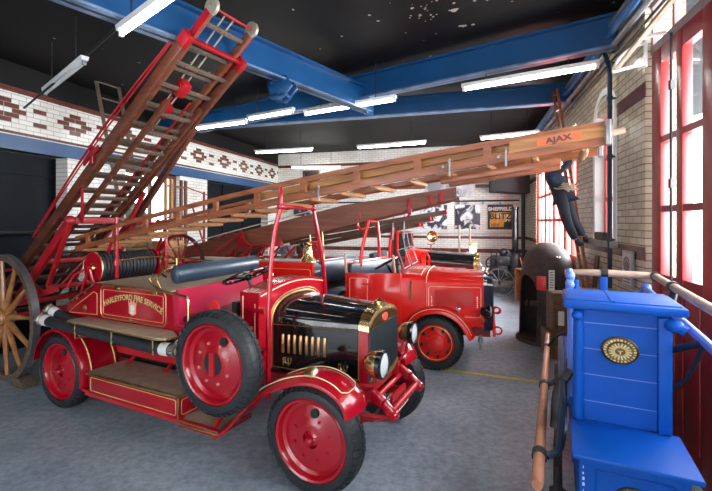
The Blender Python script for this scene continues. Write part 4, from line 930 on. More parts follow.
# body in side view, open crew well
k = MB(); k.prism([(-4.55,0.55),(-1.92,0.55),(-1.92,1.47),(-4.15,1.45),(-4.50,1.33)],0.05,0.12,'y'); k.prism([(-4.55,0.55),(-1.85,0.55),(-1.85,1.44),(-4.15,1.42),(-4.50,1.30)],1.45,1.52,'y'); k.box(-4.55,-4.48,0.05,1.52,0.55,1.3); k.box(-1.92,-1.85,0.05,1.52,0.55,0.95); k.box(-4.5,-1.85,0.1,1.5,0.55,0.62)
for v0,v1 in ((-0.02,0.1),(1.47,1.6)): k.prism([(-3.5+0.5*math.cos(R(a)),0.39+0.52*math.sin(R(a))) for a in range(0,181,15)]+[(-3.5+0.46*math.cos(R(a)),0.39+0.48*math.sin(R(a))) for a in range(180,-1,-15)], v0, v1+0.12 if v0<0 else v1, 'y')
b2 = k.build('rear_body', RED2, eb)
k = MB(); k.tube(bez([(-4.50,0.085,1.36),(-4.15,0.085,1.475),(-3.2,0.085,1.485),(-1.92,0.085,1.495)],16),0.03,8,sx=1.4); k.build('pale_capping', mat('pale_grey_capping',(0.50,0.48,0.43),0.6), b2)
k = MB(); k.box(-4.45,-1.9,0.12,1.45,1.30,1.33); k.build('hose_bed_floor', LINO, b2)
k = MB(); rect_line(k,[(p[0],0.047,p[1]) for p in rrect(-3.0,-1.95,0.65,1.36,0.04)],0.004); k.build('gold_lining', GOLD, b2)
k = MB(); k.box(-1.85,-0.5,0.05,1.5,0.50,0.60); k.box(-1.85,-1.35,0.06,0.40,0.36,0.40); k.box(-1.42,-1.36,0.1,1.5,0.55,1.05); k.build('cab_floor', BLKM, eb)
k = MB(); k.prism([(-1.36,0.42),(-0.50,0.45),(-0.50,1.36),(-0.85,1.345),(-1.36,1.335)],0.05,0.10,'y',bev=0.012); k.prism([(-1.36,0.42),(-0.50,0.45),(-0.50,1.36),(-1.36,1.335)],1.46,1.51,'y',bev=0.012); dr = k.build('cab_side', RED2, eb)
k = MB(); k.box(-1.32,-0.98,0.035,0.05,0.5,1.29,bev=0.008); d_ = k.build('cab_door', RED2, eb)
k = MB(); k.tube([(-1.10,0.02,1.18),(-0.98,0.02,1.18)],0.012,8); k.box(-0.97,-0.93,0.01,0.05,1.12,1.23,bev=0.01); k.build('door_handle', RED2, d_)
k = MB(); rect_line(k,[(p[0],0.033,p[1]) for p in rrect(-1.29,-1.01,0.53,1.26,0.02)],0.003); k.build('gold_lining', CREAM, d_)
def cushion(u, z0, z1, v0=0.14, v1=1.42, th=0.09, board=RED2):
    k = MB(); k.beam((u,v0,(z0+z1)/2),(u+0.36,v1,(z0+z1)/2),th,z1-z0,bev=0.03); o = k.build('seat_back', LEATHER, eb)
    k = MB(); k.beam((u-0.06,v0-0.02,(z0+z1)/2),(u+0.30,v1+0.02,(z0+z1)/2),0.025,z1-z0+0.04,bev=0.006); k.build('seat_back_board', board, o); return o
cushion(-1.33, 1.17, 1.47); cushion(-2.0, 1.10, 1.46, board=LEATHER)
k = MB(); k.box(-1.98,-1.5,0.14,1.42,0.92,1.02,bev=0.03); k.build('seat_cushion', LEATHER, eb)
k = MB(); k.box(-1.25,-0.85,0.14,1.42,0.92,1.02,bev=0.03); k.build('seat_cushion', LEATHER, eb)
# scuttle + bonnet
k = MB(); S0 = bon_sec(-0.50,0.06,1.50,1.29,1.37,0.52); S1 = bon_sec(-0.16,0.12,1.44,1.25,1.385,0.52); k.loft([S0,S1]); sc = k.build('scuttle', RED2, eb, ang=45)
k = MB(); B0 = bon_sec(-0.155,0.15,1.41,1.22,1.38,0.60); B1 = bon_sec(0.66,0.27,1.29,1.205,1.35,0.60); k.loft([B0,B1]); bn2 = k.build('bonnet', RED2, eb, ang=45)
k = MB(); k.tube([(p[0]+0.01,p[1],p[2]+0.004) for p in B0[1:-1]],0.005,6); k.tube([(S1[0][0]-0.06,p[1]-0.0,p[2]+0.004) for p in S1[1:9]],0.004,6)
def bv(u): return 0.15+(u+0.155)/(0.815)*0.12-0.003
rect_line(k,[(p[0],bv(p[0]),p[1]) for p in rrect(-0.11,0.62,0.74,1.17,0.03)],0.0035); rect_line(k,[(p[0],0.118,p[1]) for p in ((-0.44,0.72),(-0.2,0.80),(-0.2,1.22),(-0.40,1.22))],0.004); k.build('cream_lining', CREAM, bn2)
k = MB()
for i in range(34): u = -0.02+i*0.0158; k.beam((u,bv(u)-0.004,0.89),(u,bv(u)-0.004,1.12),0.008,0.026,up=(0,1,0.0))
k.beam((-0.03,bv(-0.03)-0.002,1.135),(0.52,bv(0.52)-0.002,1.135),0.01,0.012); k.build('louvre_panel', RED2, bn2)
for u in (-0.07,0.57):
    k = MB()
    for j in range(5): k.sph((u,bv(u)-0.002,0.90+j*0.03),0.008,6)
    k.beam((u,bv(u),0.88),(u,bv(u),1.04),0.006,0.012,up=(1,0,0)); k.build('bonnet_clip', CHROME, bn2)
k = MB(); k.tube([(-0.36,0.10,0.98),(-0.36,0.07,1.0),(-0.36,0.07,1.22),(-0.36,0.10,1.24)],0.012,8); k.build('grab_handle', BRASSD, sc)
k = MB(); k.loft([bon_sec(0.66,0.26,1.30,1.21,1.358,0.56), bon_sec(0.78,0.30,1.26,1.19,1.33,0.56)]); rd = k.build('radiator_shell', mat('navy_black_radiator',(0.012,0.018,0.035),0.2,coat=0.5), eb, ang=40)
k = MB(); k.box(0.775,0.79,0.34,1.22,0.62,1.20)
for i in range(22): v = 0.36+i*0.04; k.box(0.788,0.795,v-.006,v+.006,0.63,1.19)
k.build('radiator_core', RADC, rd)
k = MB(); a_ = bon_sec(0.655,0.255,1.305,1.21,1.364,1.21)[1:-1]; b_ = bon_sec(0.70,0.262,1.298,1.208,1.358,1.21)[1:-1]; k.loft([a_,b_],caps=False,closed=False); k.lathe([(0.03,0),(0.03,0.03),(0.045,0.032),(0.04,0.055),(0,0.06)],(0.70,0.78,1.35),(0,0,1),14); k.build('chrome_band', CHROME, rd)
gp = bez([(-0.50,0.42),(-0.44,0.56),(-0.30,0.76),(-0.10,0.86),(0.12,0.87),(0.30,0.80),(0.44,0.66),(0.52,0.50)],28)
for v0,v1 in ((-0.06,0.26),(1.34,1.66)):
    k = MB(); guard(k,gp,v0,v1,crown=0.03,lip=0.05); g_ = k.build('front_mudguard', RED2, eb, ang=50)
    k = MB(); k.tube([(p[0],v0+0.03,p[1]+0.008) for p in gp[2:-1]],0.004,6); k.build('cream_lining', CREAM, g_)
    k = MB(); vv = v0+0.1; k.lathe([(0,-0.05),(0.03,-0.04),(0.04,0.0),(0.038,0.02),(0,0.03)],(0.33,vv,0.90),(1,0,0),14); k.tube([(0.33,vv,0.80),(0.33,vv,0.87)],0.008,6); k.build('side_lamp', CHROME, eb)
    k = MB(); vv = 0.16 if v0<0 else 1.40; k.lathe([(0,-0.12),(0.05,-0.10),(0.095,-0.03),(0.10,0.02),(0.085,0.03)],(0.72,vv,0.86),(1,0,0),22); h_ = k.build('headlamp', BLK, eb); k = MB(); k.lathe([(0.088,0.028),(0.05,0.045),(0,0.05)],(0.72,vv,0.86),(1,0,0),20); k.build('lens', LENS, h_)
    k = MB(); k.tube([(0.70,vv,0.76),(0.62,0.32 if vv<1 else 1.24,0.62)],0.02,6); k.build('lamp_bracket', CHROME, h_)
k = MB(); k.beam((0.80,-0.02,0.60),(0.80,1.58,0.60),0.04,0.09,bev=0.01); k.box(0.5,0.8,0.46,0.56,0.55,0.65); k.box(0.5,0.8,1.04,1.14,0.55,0.65); bp = k.build('bumper', RED2, eb)
for v in (0.08,1.48):
    k = MB(); k.tube([(0.84+0.06*math.cos(R(a)),v,0.62+0.05*math.sin(R(a))) for a in range(0,360,30)],0.013,6,closed=True); k.build('towing_eye', RED2, bp)
k = MB(); k.tube([(0.84+0.05*math.cos(R(a)),0.35,0.84+0.045*math.sin(R(a))) for a in range(0,360,30)],0.012,6,closed=True); k.tube([(0.79,0.35,0.84),(0.72,0.35,0.84)],0.012,6); k.build('towing_eye', RED2, rd)
k = MB(); k.tube([(0.62,0.0,0.56),(0.62,0.0,0.36)],0.018,8); k.lathe([(0.035,0),(0.035,0.06)],(0.62,0.0,0.46),(0,0,1),10); k.build('starting_handle_bracket', STEELG, eb)
k = MB(); k.box(-1.9,-0.45,-0.05,0.2,0.30,0.34,bev=0.005); k.box(-1.9,-0.45,1.40,1.65,0.30,0.34,bev=0.005)
for u in (-1.8,-0.6): k.box(u-.03,u+.03,0.1,1.5,0.34,0.43)
k.build('running_board', RED2, eb)
# windscreen, steering
for v in (0.30,0.98):
    k = MB(); P = [(-0.50,v,1.40),(-0.50,v+0.52,1.40),(-0.60,v+0.52,1.68),(-0.60,v,1.68)]; k.tube(P,0.008,6,closed=True); wf = k.build('windscreen_frame', STEELG, eb); mat('tan_wood_frame',(0.50,0.33,0.2),0.5); k = MB(); k.quad(*P); k.build('pane', GLASS, wf)
k = MB(); M_ = Matrix.Translation((-0.82,0.45,1.46)) @ Matrix.Rotation(R(-30),4,'Y'); k.tube(tr(M_,[(0.2*math.cos(2*PI*i/28),0.2*math.sin(2*PI*i/28),0) for i in range(28)]),0.014,6,closed=True)
for a in (0,90,180,270): k.tube(tr(M_,[(0,0,0),(0.2*math.cos(R(a)),0.2*math.sin(R(a)),0)]),0.009,6)
k.tube([M_ @ Vector((0,0,0)),(-0.6,0.45,1.1)],0.018,6); k.build('steering_wheel', BLK, eb)
k = MB(); k.box(-0.66,-0.56,0.22,0.34,1.33,1.45,bev=0.02); k.lathe([(0,0),(0.05,0.0),(0.055,0.03),(0.02,0.08)],(-0.61,0.28,1.45),(0,0,1),14); k.build('klaxon_horn', BLKM, eb)
for v in (0.10,):
    for u, z0, z1, m in ((-1.36,1.2,1.62,'tan_wood_frame'),(-0.60,1.35,1.62,'tan_wood_frame')):
        k = MB(); k.beam((u,v,z0),(u-0.03,v,z1),0.03,0.03,up=(1,0,0),bev=0.004); k.build('hood_post', MATS[m], eb)
# gantry
k = MB(); gu = -1.16
k.tube(bez([(gu-0.07,0.38,1.40),(gu-0.04,0.40,1.7),(gu+0.04,0.43,2.08),(gu+0.03,0.44,2.16)],10),0.03,8); k.tube(bez([(gu+0.02,1.22,1.40),(gu+0.02,1.20,1.8),(gu,1.16,2.12)],8),0.03,8); k.tube([(gu+0.03,0.44,2.14),(gu,1.16,2.12)],0.024,8)
k.tube(bez([(gu-0.05,0.42,2.18),(gu-0.12,0.40,2.12),(gu-0.10,0.40,2.02),(gu-0.03,0.41,1.98)],8),0.02,8); k.beam((gu-0.08,0.34,2.20),(gu+0.02,0.42,2.20),0.07,0.09,bev=0.01); k.build('ladder_gantry', RED2, eb)
# equipment on the rear body of the second engine
def on_b(o): o.location = eb.location; o.rotation_euler = eb.rotation_euler; return o
k = MB(); k.box(-2.72,-2.42,0.3,0.62,1.46,1.52,bev=0.01)
k.lathe([(0,0),(0.11,0.0),(0.12,0.06),(0.09,0.10),(0.12,0.13),(0.12,0.16),(0,0.17)],(-2.57,0.46,1.52),(0,0,1),18)
for q in (-0.1,0.0,0.1): k.lathe([(0.04,0),(0.04,0.05),(0.03,0.055),(0,0.055)],(-2.57+q,0.42,1.66),(0,0,1),10)
k.tube([(-2.76,0.46,1.60),(-2.40,0.46,1.60)],0.05,10); k.box(-2.74,-2.44,0.28,0.6,1.33,1.47)
tag(on_b(k.build('pump_casting', mat('pale_grey_casting',(0.33,0.38,0.42),0.5,0.3))), 'pale grey pump casting standing on the bright red engine body', 'pump')
def reel(name, u, label):
    t = thing(name, label, 'hose reel'); on_b(t)
    for v in (0.32,0.66):
        k = MB(); k.tube([(u+0.15*math.cos(2*PI*i/28),v,1.63+0.15*math.sin(2*PI*i/28)) for i in range(28)],0.009,6,closed=True)
        for a in range(0,180,45): e = Vector((math.cos(R(a)),0,math.sin(R(a)))); k.tube([Vector((u,v,1.63))-e*0.15,Vector((u,v,1.63))+e*0.15],0.005,5)
        k.build('brass_rim', BRASSD, t)
    k = MB(); v = 0.36
    while v < 0.64: k.tube([(u+0.115*math.cos(2*PI*i/20),v,1.63+0.115*math.sin(2*PI*i/20)) for i in range(20)],0.021,6,closed=True); v += 0.043
    k.build('hose_coils', HOSE, t); k = MB(); k.tube([(u,0.26,1.63),(u,0.72,1.63)],0.02,8)
    for vv in (0.28,0.70): k.tube([(u,vv,1.63),(u-0.08,vv,1.33)],0.014,6); k.tube([(u,vv,1.63),(u+0.08,vv,1.33)],0.014,6)
    k.build('reel_stand', REDE, t)
reel('hose_reel', -2.20, 'hose reel with brass rims and black coils beside the grey pump casting')
k = MB(); k.lathe([(0.02,-0.03),(0.12,-0.02),(0.13,0.0),(0.12,0.02),(0.02,0.03)],(-1.94,0.30,1.66),(0,1,0),18,closed=True)
for a in range(0,180,36): e = Vector((math.cos(R(a)),0,math.sin(R(a)))); k.tube([Vector((-1.94,0.30,1.66))-e*0.12,Vector((-1.94,0.30,1.66))+e*0.12],0.01,5)
k.tube([(-1.94,0.30,1.66),(-2.0,0.32,1.33)],0.02,6); k.tube([(-1.94,0.30,1.66),(-1.88,0.32,1.42)],0.02,6); k.sph((-1.94,0.27,1.74),0.05,10)
tag(on_b(k.build('valve_wheel', REDE)), 'small red spoked handwheel standing between brass rims behind the bell', 'valve')
for i, (u, v, top, lab) in enumerate(((-2.02,0.42,1.98,'tall brass tipped branch pipe, leftmost of three standing behind the dark crew seat'),(-1.90,0.55,1.88,'shorter brass tipped branch pipe, middle one of three behind the dark crew seat'),(-1.88,0.62,2.02,'tall brass tipped branch pipe, rightmost of three behind the dark crew seat'))):
    k = MB(); u -= 0.08; k.tube([(u,v,1.34),(u-0.01,v,1.6),(u-0.035,v,top)],0.02,8,radii=[0.03,0.022,0.014]); k.lathe([(0.02,0),(0.022,0.03),(0,0.03)],(u-0.035,v,top-0.03),(0,0,1),10)
    tag(on_b(k.build('branch_pipe', BRASSD)), lab, 'branch pipe', 'branch pipes behind the crew seat')

# ================================================================ HEAVY BROWN ESCAPE LADDER CARRIED BY THE BRIGHT RED ENGINE
lb = on_b(bpy.data.objects.new('carried_escape_ladder', None)); C.objects.link(lb); tag(lb, 'heavy flat brown escape ladder carried on the bright red engine, metal ring at its tip', 'ladder')
def zc3(u): return 1.555+0.66/2.8*(u+4.28) if u < -1.48 else 2.215+0.19*(u+1.48)+0.0
for v in (0.35, 1.05):
    k = MB(); us = [-4.6,-4.0,-3.0,-2.2,-1.48,-0.6,0.1,0.27]
    hh = lambda u: 0.17 if u < -1.4 else 0.17-0.055*(u+1.4)
    k.loft([[(u,v-0.03,zc3(u)-hh(u)),(u,v+0.03,zc3(u)-hh(u)),(u,v+0.03,zc3(u)+hh(u)),(u,v-0.03,zc3(u)+hh(u))] for u in us]); k.build('stile', WOODB, lb)
for i in range(14): u = -4.3+i*0.33; k = MB(); k.tube([(u,0.38,zc3(u)),(u,1.02,zc3(u))],0.022,8); k.build('rung', WOODB, lb)
k = MB(); k.tube([(0.26,0.50,2.53),(0.26,0.92,2.53)],0.012,6); k.lathe([(0.045,-0.02),(0.065,-0.02),(0.065,0.02),(0.045,0.02)],(0.29,0.34,2.54),(0,1,0),20,closed=True)
for a in (0,60,120): e = Vector((math.cos(R(a)),0,math.sin(R(a)))); k.beam(Vector((0.29,0.34,2.54))-e*0.05,Vector((0.29,0.34,2.54))+e*0.05,0.012,0.01,up=(0,1,0))
k.build('tip_ring', STEELG, lb)
for u in (-0.42,-0.10,0.06):
    k = MB(); k.beam((u,0.305,zc3(u)-(0.2 if u<-.3 else .10)),(u,0.305,zc3(u)+0.05),0.02,0.06,up=(1,0,0),bev=0.006); k.tube([(u,0.305,zc3(u)-(.2 if u<-.3 else .1)),(u-0.06,0.305,zc3(u)-(.24 if u<-.3 else .12))],0.014,6); k.build('red_fitting', REDE, lb)
for v in (0.0,1.4): spoked(lb,'carriage_wheel',-4.42,v,1.40,0.50,12,REDE,REDE,REDE,rim_h=0.05,rim_w=0.05,sr0=0.016,tyre_m=BLKM)
k = MB(); k.tube([(-4.42,-0.05,1.40),(-4.42,1.45,1.40)],0.025,8); k.build('axle', REDE, lb)
def rs(*segs, r=0.022, nm='red_strut'):
    k = MB()
    for a,b in segs: k.tube([a,b],r,6)
    return k.build(nm, REDE, lb)
rs(((-3.30,0.2,1.95),(-4.0,0.2,1.45)), r=0.018); rs(((-3.35,0.2,1.70),(-2.55,0.2,1.74)), r=0.02); rs(((-4.42,0.2,1.40),(-2.60,0.2,1.50)),r=0.03)
k = MB(); k.prism([(-3.34,1.96),(-3.28,1.96),(-3.24,1.80),(-3.10,1.70),(-3.40,1.68)],0.18,0.21,'y',bev=0.004); k.build('red_gusset', REDE, lb)
k = MB(); k.prism([(-2.60,1.84),(-2.56,1.84),(-2.50,1.72),(-2.72,1.70)],0.18,0.21,'y',bev=0.004); k.build('red_gusset', REDE, lb)
for i in range(7): u = -4.0+i*0.28; rs(((u,0.22,1.42),(u+0.30,0.22,1.70)),r=0.02); rs(((u+0.16,0.5,1.70),(u+0.02,0.5,1.44)),r=0.018)
rs(((-4.2,0.5,1.44),(-2.3,0.5,1.52)),r=0.025); rs(((-2.40,0.3,1.5),(-2.50,0.3,1.72)),r=0.02)
k = MB(); k.beam((-3.3,0.24,1.715),(-2.6,0.24,1.745),0.05,0.02); k.build('grey_plate', STEELG, lb)
k = MB(); k.tube(bez([at(160,252,6.6),at(230,232,6.4),at(330,206,6.0)],10),0.010,6); tag(k.build('guy_rope', ROPE), 'thin pale rope running from the rear left up towards the middle of the long ladder', 'rope')
# ================================================================ THIRD ENGINE, BEHIND
ec = thing('black_bonnet_fire_engine', 'red fire engine at the back with long black bonnet, brass radiator and brass searchlight', 'fire engine', (1.9, 8.3, 0), -TB)
for nm,u,v,fl in (('front_wheel',0,0,False),('front_wheel',0,1.45,True),('rear_wheel',-3.3,0,False),('rear_wheel',-3.3,1.45,True)): make_wheel(ec, nm, u, v, 0.41, flip=fl, paint=RED2)
k = MB(); k.box(-4.1,0.7,0.4,0.48,0.55,0.67); k.box(-4.1,0.7,0.97,1.05,0.55,0.67)
for u in (-4.0,-3.3,-2.2,-1.0,0.0,0.6): k.box(u-.03,u+.03,0.42,1.03,0.56,0.66)
k.tube([(0,.12,.41),(0,1.33,.41)],0.035,8); k.tube([(-3.3,.12,.41),(-3.3,1.33,.41)],0.05,8); k.box(0.0,0.2,0.42,0.48,0.40,0.6); k.box(-3.4,-3.2,0.42,1.0,0.40,0.6); k.build('chassis_frame', REDE, ec)
k = MB(); k.prism([(-4.1,0.67),(-1.2,0.67),(-1.2,0.95),(-1.9,0.95),(-1.9,1.25),(-3.9,1.25)],0.08,1.37,'y',bev=0.01); k.build('rear_body', RED2, ec)
k = MB(); k.loft([bon_sec(-0.95,0.16,1.29,1.32,1.52,0.67), bon_sec(-0.52,0.25,1.20,1.28,1.48,0.67)]); k.build('scuttle', RED2, ec, ang=45)
k = MB(); k.loft([bon_sec(-0.56,0.25,1.20,1.27,1.475,0.67), bon_sec(0.45,0.32,1.13,1.22,1.42,0.67)]); bc = k.build('bonnet', BLK, ec, ang=45)
k = MB(); k.box(-0.40,0.30,0.258,0.30,0.92,1.16); k.build('grey_side_panel', STEELG, bc)
k = MB(); k.loft([bon_sec(0.45,0.31,1.14,1.23,1.43,0.62), bon_sec(0.56,0.33,1.12,1.22,1.41,0.62)]); rc = k.build('radiator_shell', BRASS, ec, ang=40)
k = MB(); k.box(0.55,0.57,0.40,1.05,0.70,1.20); k.build('radiator_core', RADC, rc)
k = MB(); k.lathe([(0.03,0),(0.04,0.04),(0,0.06)],(0.5,0.72,1.41),(0,0,1),12); k.build('radiator_cap', BRASS, rc)
for v0,v1 in ((-0.05,0.25),(1.20,1.50)):
    k = MB(); guard(k,fp,v0,v1,crown=0.03); k.build('front_mudguard', RED2, ec, ang=50)
    k = MB(); guard(k,[(p[0]+0.05,p[1]) for p in rp],v0,v1,crown=0.01); k.build('rear_mudguard', RED2, ec, ang=50)
    k = MB(); vv=0.22 if v0<0 else 1.23; k.lathe([(0,-0.12),(0.08,-0.07),(0.10,0),(0.08,0.03),(0,0.04)],(0.62,vv,1.0),(1,0,0),18); k.tube([(0.6,vv,0.92),(0.55,vv+(0.2 if vv<1 else -.2),0.63)],0.015,6); k.build('headlamp', BRASS, ec)
k = MB(); k.box(-3.0,-0.7,-0.02,0.4,0.30,0.34); k.box(-3.0,-0.7,1.05,1.47,0.30,0.34)
for u in (-2.8,-0.9): k.box(u-.03,u+.03,0.05,1.4,0.34,0.56)
k.build('running_board', RED2, ec)
k = MB(); k.box(-1.75,-1.62,0.14,1.31,1.1,1.42,bev=0.03); k.box(-1.62,-1.2,0.14,1.31,0.95,1.05,bev=0.03); k.build('seat', LEATHER, ec)
k = MB(); k.tube([(-0.95,0.22,1.5),(-0.95,1.24,1.5),(-1.02,1.24,1.86),(-1.02,0.22,1.86)],0.012,6,closed=True); k.tube([(-0.95,0.73,1.5),(-1.02,0.73,1.86)],0.01,6); wf=k.build('windscreen_frame', STEELG, ec); k=MB(); k.quad((-0.95,0.22,1.5),(-0.95,1.24,1.5),(-1.02,1.24,1.86),(-1.02,0.22,1.86)); k.build('pane', GLASS, wf)
k = MB(); k.tube([(-0.42,0.32,1.46),(-0.42,0.32,1.62)],0.012,6); k.tube([(-0.50,0.32,1.64),(-0.42,0.32,1.62),(-0.34,0.32,1.66)],0.012,6); sl2=k.build('searchlight_yoke', REDE, ec)
k = MB(); k.lathe([(0,-0.10),(0.06,-0.09),(0.11,-0.04),(0.125,0.02),(0.115,0.03),(0.09,0.0),(0.0,-0.05)],(-0.40,0.32,1.80),(0.5,-0.8,0.1),26); k.build('brass_searchlight', BRASS, sl2)
k = MB(); k.tube(bez([(-1.32,0.30,1.05),(-1.32,0.32,1.6),(-1.26,0.36,1.92),(-1.26,0.42,1.96)],9),0.028,8); k.tube(bez([(-1.32,1.1,1.05),(-1.32,1.08,1.6),(-1.30,1.0,1.94)],8),0.028,8); k.tube([(-1.26,0.40,1.95),(-1.30,1.0,1.94)],0.024,8); k.build('ladder_gantry', RED2, ec)
k = MB(); k.tube(bez([(-0.60,0.22,1.24),(-0.62,0.15,1.42),(-0.5,0.12,1.46),(-0.44,0.13,1.36),(-0.44,0.15,1.2)],12),0.022,8); k.build('red_handle', RED2, ec)
# grey nested ladder over it
lc = bpy.data.objects.new('grey_escape_ladder', None); C.objects.link(lc); tag(lc, 'weathered grey nested ladder with red tipped end, below the heavy brown one', 'ladder')
Vb = Vector((math.sin(TB), math.cos(TB), 0))
e0, e1 = at(446,212,8.55), at(318,233,9.55)
for j,(off,sh,dd) in enumerate(((0,0.0,0.0),(0.10,0.35,-0.09),(0.20,0.6,-0.17),(0.45,0.1,0.0),(0.55,0.35,-0.09),(0.62,0.6,-0.17))):
    d_ = (e1-e0).normalized(); a = e0+Vb*off+d_*sh+Vector((0,0,dd)); b = e1+Vb*off+Vector((0,0,dd*1.6))+d_*0.8; k = MB(); k.beam(a,b,0.04,0.09,bev=0.006); k.build('stile', WOODG, lc)
    k = MB(); k.lathe([(0,-0.05),(0.045,-0.05),(0.05,0.02),(0,0.03)], a, -d_, 10); k.build('red_tip', REDE, lc)
for i in range(11):
    a = e0.lerp(e1,(i+.5)/11); k = MB(); k.tube([a,a+Vb*0.45],0.018,6); k.build('rung', WOODG, lc)
for s_ in (0.9,1.15): a = e0+(e1-e0).normalized()*s_; k = MB(); k.beam(a+Vector((0,0,0.2)),a+Vector((0,0,-0.42)),0.02,0.03,up=(1,0,0)); k.build('steel_strap', STEELG, lc)

# ================================================================ STEAM PUMP IN THE FAR CORNER
sp = thing('steam_pump', 'black steam pump engine with tall funnel and spoked wheels in the far right corner', 'steam pump', (4.06,11.6,0), -R(20))
for nm,u,v,r in (('rear_wheel',0,0,0.40),('rear_wheel',0,0.70,0.40),('front_wheel',0.60,0.06,0.25),('front_wheel',0.60,0.62,0.25)): spoked(sp,nm,u,v,r,r,12,STEELG,STEELG,BLKM,rim_h=0.03,rim_w=0.045,sr0=0.009,tyre_m=BLKM)
k = MB(); k.tube([(0,0,0.40),(0,0.70,0.40)],0.025,8); k.tube([(0.60,0.06,0.25),(0.60,0.62,0.25)],0.02,8); k.beam((-0.35,0.15,0.50),(0.72,0.15,0.46),0.04,0.08); k.beam((-0.35,0.55,0.50),(0.72,0.55,0.46),0.04,0.08); k.box(-0.1,0.1,0.15,0.55,0.38,0.5); k.box(0.54,0.66,0.15,0.55,0.24,0.45); k.build('chassis', BLKM, sp)
k = MB(); k.lathe([(0,0.46),(0.20,0.46),(0.20,1.02),(0.16,1.16),(0.10,1.22),(0,1.22)],(0.42,0.42,0),(0,0,1),22); k.build('boiler', BLKM, sp)
k = MB(); k.lathe([(0.09,1.2),(0.09,2.46),(0.105,2.48),(0.105,2.54),(0.07,2.54),(0.07,1.3)],(0.42,0.42,0),(0,0,1),20)
k.lathe([(0.088,1.95),(0.096,1.96),(0.096,1.99),(0.088,2.0)],(0.42,0.42,0),(0,0,1),20); k.build('funnel', BLK, sp)
k = MB(); k.box(-0.28,0.16,0.22,0.62,0.50,0.84,bev=0.02); k.box(-0.20,0.30,0.25,0.60,0.84,1.12,bev=0.03); k.sph((0.1,0.4,1.22),0.12,12); k.tube([(0.3,0.3,0.6),(0.34,0.22,1.1),(0.2,0.25,1.3)],0.02,6); k.tube([(-0.05,0.2,0.6),(-0.08,0.16,1.25)],0.018,6)
for u in (-0.18,0.02): k.lathe([(0,0.7),(0.09,0.7),(0.09,1.02),(0.06,1.06),(0.0,1.08)],(u,0.42,0),(0,0,1),16); k.lathe([(0,0.0),(0.05,0),(0.05,0.12),(0,0.13)],(u,0.30,0.95),(0,-1,0.3),12)
k.box(-0.26,0.12,0.34,0.50,1.04,1.12,bev=0.01); k.tube(bez([(0.02,0.4,1.1),(0.08,0.38,1.28),(0.2,0.4,1.3),(0.3,0.42,1.2)],12),0.03,8); k.tube([(-0.2,0.4,1.1),(-0.24,0.4,1.2),(-0.1,0.4,1.24)],0.02,6)
for i in range(5): k.sph((-0.24+i*0.1,0.28,0.80+0.05*(i%2)),0.035,8)
k.build('pump_cylinders', BLKM, sp)
k = MB(); k.lathe([(0.15,-0.015),(0.19,-0.015),(0.19,0.015),(0.15,0.015)],(-0.20,0.16,0.92),(0,1,0),24,closed=True)
for a in range(0,180,45): e=Vector((math.cos(R(a)),0,math.sin(R(a)))); k.tube([Vector((-0.2,0.16,0.92))-e*0.16,Vector((-0.2,0.16,0.92))+e*0.16],0.01,5)
k.tube([(-0.2,0.16,0.92),(-0.2,0.36,0.92)],0.015,6); k.build('flywheel', BLKM, sp)
k = MB(); k.tube(bez([(0.55,0.25,1.1),(0.62,0.22,0.85),(0.75,0.18,0.80),(0.8,0.12,0.62)],9),0.02,6); k.build('copper_pipe', mat('copper_pipe',(0.6,0.33,0.16),0.35,1.0), sp)
k = MB(); k.tube([(-0.35,0.42,0.45),(-0.7,0.40,0.25),(-0.95,0.38,0.03)],0.025,6); k.tube([(-0.3,0.1,0.52),(-0.55,0.05,0.95),(-0.9,0.0,1.25)],0.014,6); k.build('draw_pole', STEELG, sp)
k = MB(); k.box(-0.5,0.5,-0.25,0.25,0.84,0.88); k.box(-0.5,-0.44,-0.25,0.25,0,0.84); k.box(0.44,0.5,-0.25,0.25,0,0.84); k.box(-0.45,0.45,-0.2,0.2,0.3,0.33)
o=k.build('low_bench', OAK); o.location=(4.6,10.5,0); o.rotation_euler=(0,0,-R(74)); tag(o,'brown wooden bench by the right wall, between the steam pump and the iron dome','bench')

# ================================================================ IRON DOME SHELTER
k = MB(); n = 120; prof = [(0.50,0.0),(0.52,0.0),(0.52,0.05),(0.465,0.07),(0.455,0.5),(0.445,0.95),(0.43,1.22),(0.432,1.235),(0.425,1.25),(0.40,1.42),(0.33,1.58),(0.22,1.69),(0.10,1.745),(0.0,1.75)]
def in_gap(q, z): 
    a = (q+0.5)/n*360; c = 192; d_ = abs((a-c+180)%360-180); lim = 32 if z < 0.9 else 32*math.sqrt(max(0,1-((z-0.9)/0.28)**2)) if z < 1.18 else -1
    return 0.06 < z and d_ < lim
zs = [0.0,0.0,0.05,0.07]+[0.07+i*0.83/8 for i in range(1,9)]+[0.93,0.96,0.99,1.02,1.05,1.08,1.105,1.13,1.15,1.17,1.18,1.21,1.235,1.25,1.33,1.42,1.50,1.58,1.64,1.69,1.72,1.745]
def prad(z):
    P = prof[3:]
    for (r0,z0),(r1,z1) in zip(P,P[1:]):
        if z0 <= z <= z1: return r0+(r1-r0)*(z-z0)/(z1-z0)
    return 0.1
rings = []
for i,z in enumerate(zs):
    r = (0.50,0.52,0.52,0.465)[i] if i<4 else prad(z); rings.append([k.bm.verts.new((r*math.cos(2*PI*q/n),r*math.sin(2*PI*q/n),z)) for q in range(n)])
for i in range(len(zs)-1):
    zm = (zs[i]+zs[i+1])/2
    for q in range(n):
        if in_gap(q,zm): continue
        k.bm.faces.new((rings[i][q],rings[i][(q+1)%n],rings[i+1][(q+1)%n],rings[i+1][q]))
k.bm.faces.new(rings[-1])
loose=[v for v in k.bm.verts if not v.link_faces]; bmesh.ops.delete(k.bm,geom=loose,context='VERTS')
dome = k.build('iron_dome_shelter', IRON, None, ang=50); sm = dome.modifiers.new('thick','SOLIDIFY'); sm.thickness=0.025; sm.offset=-1
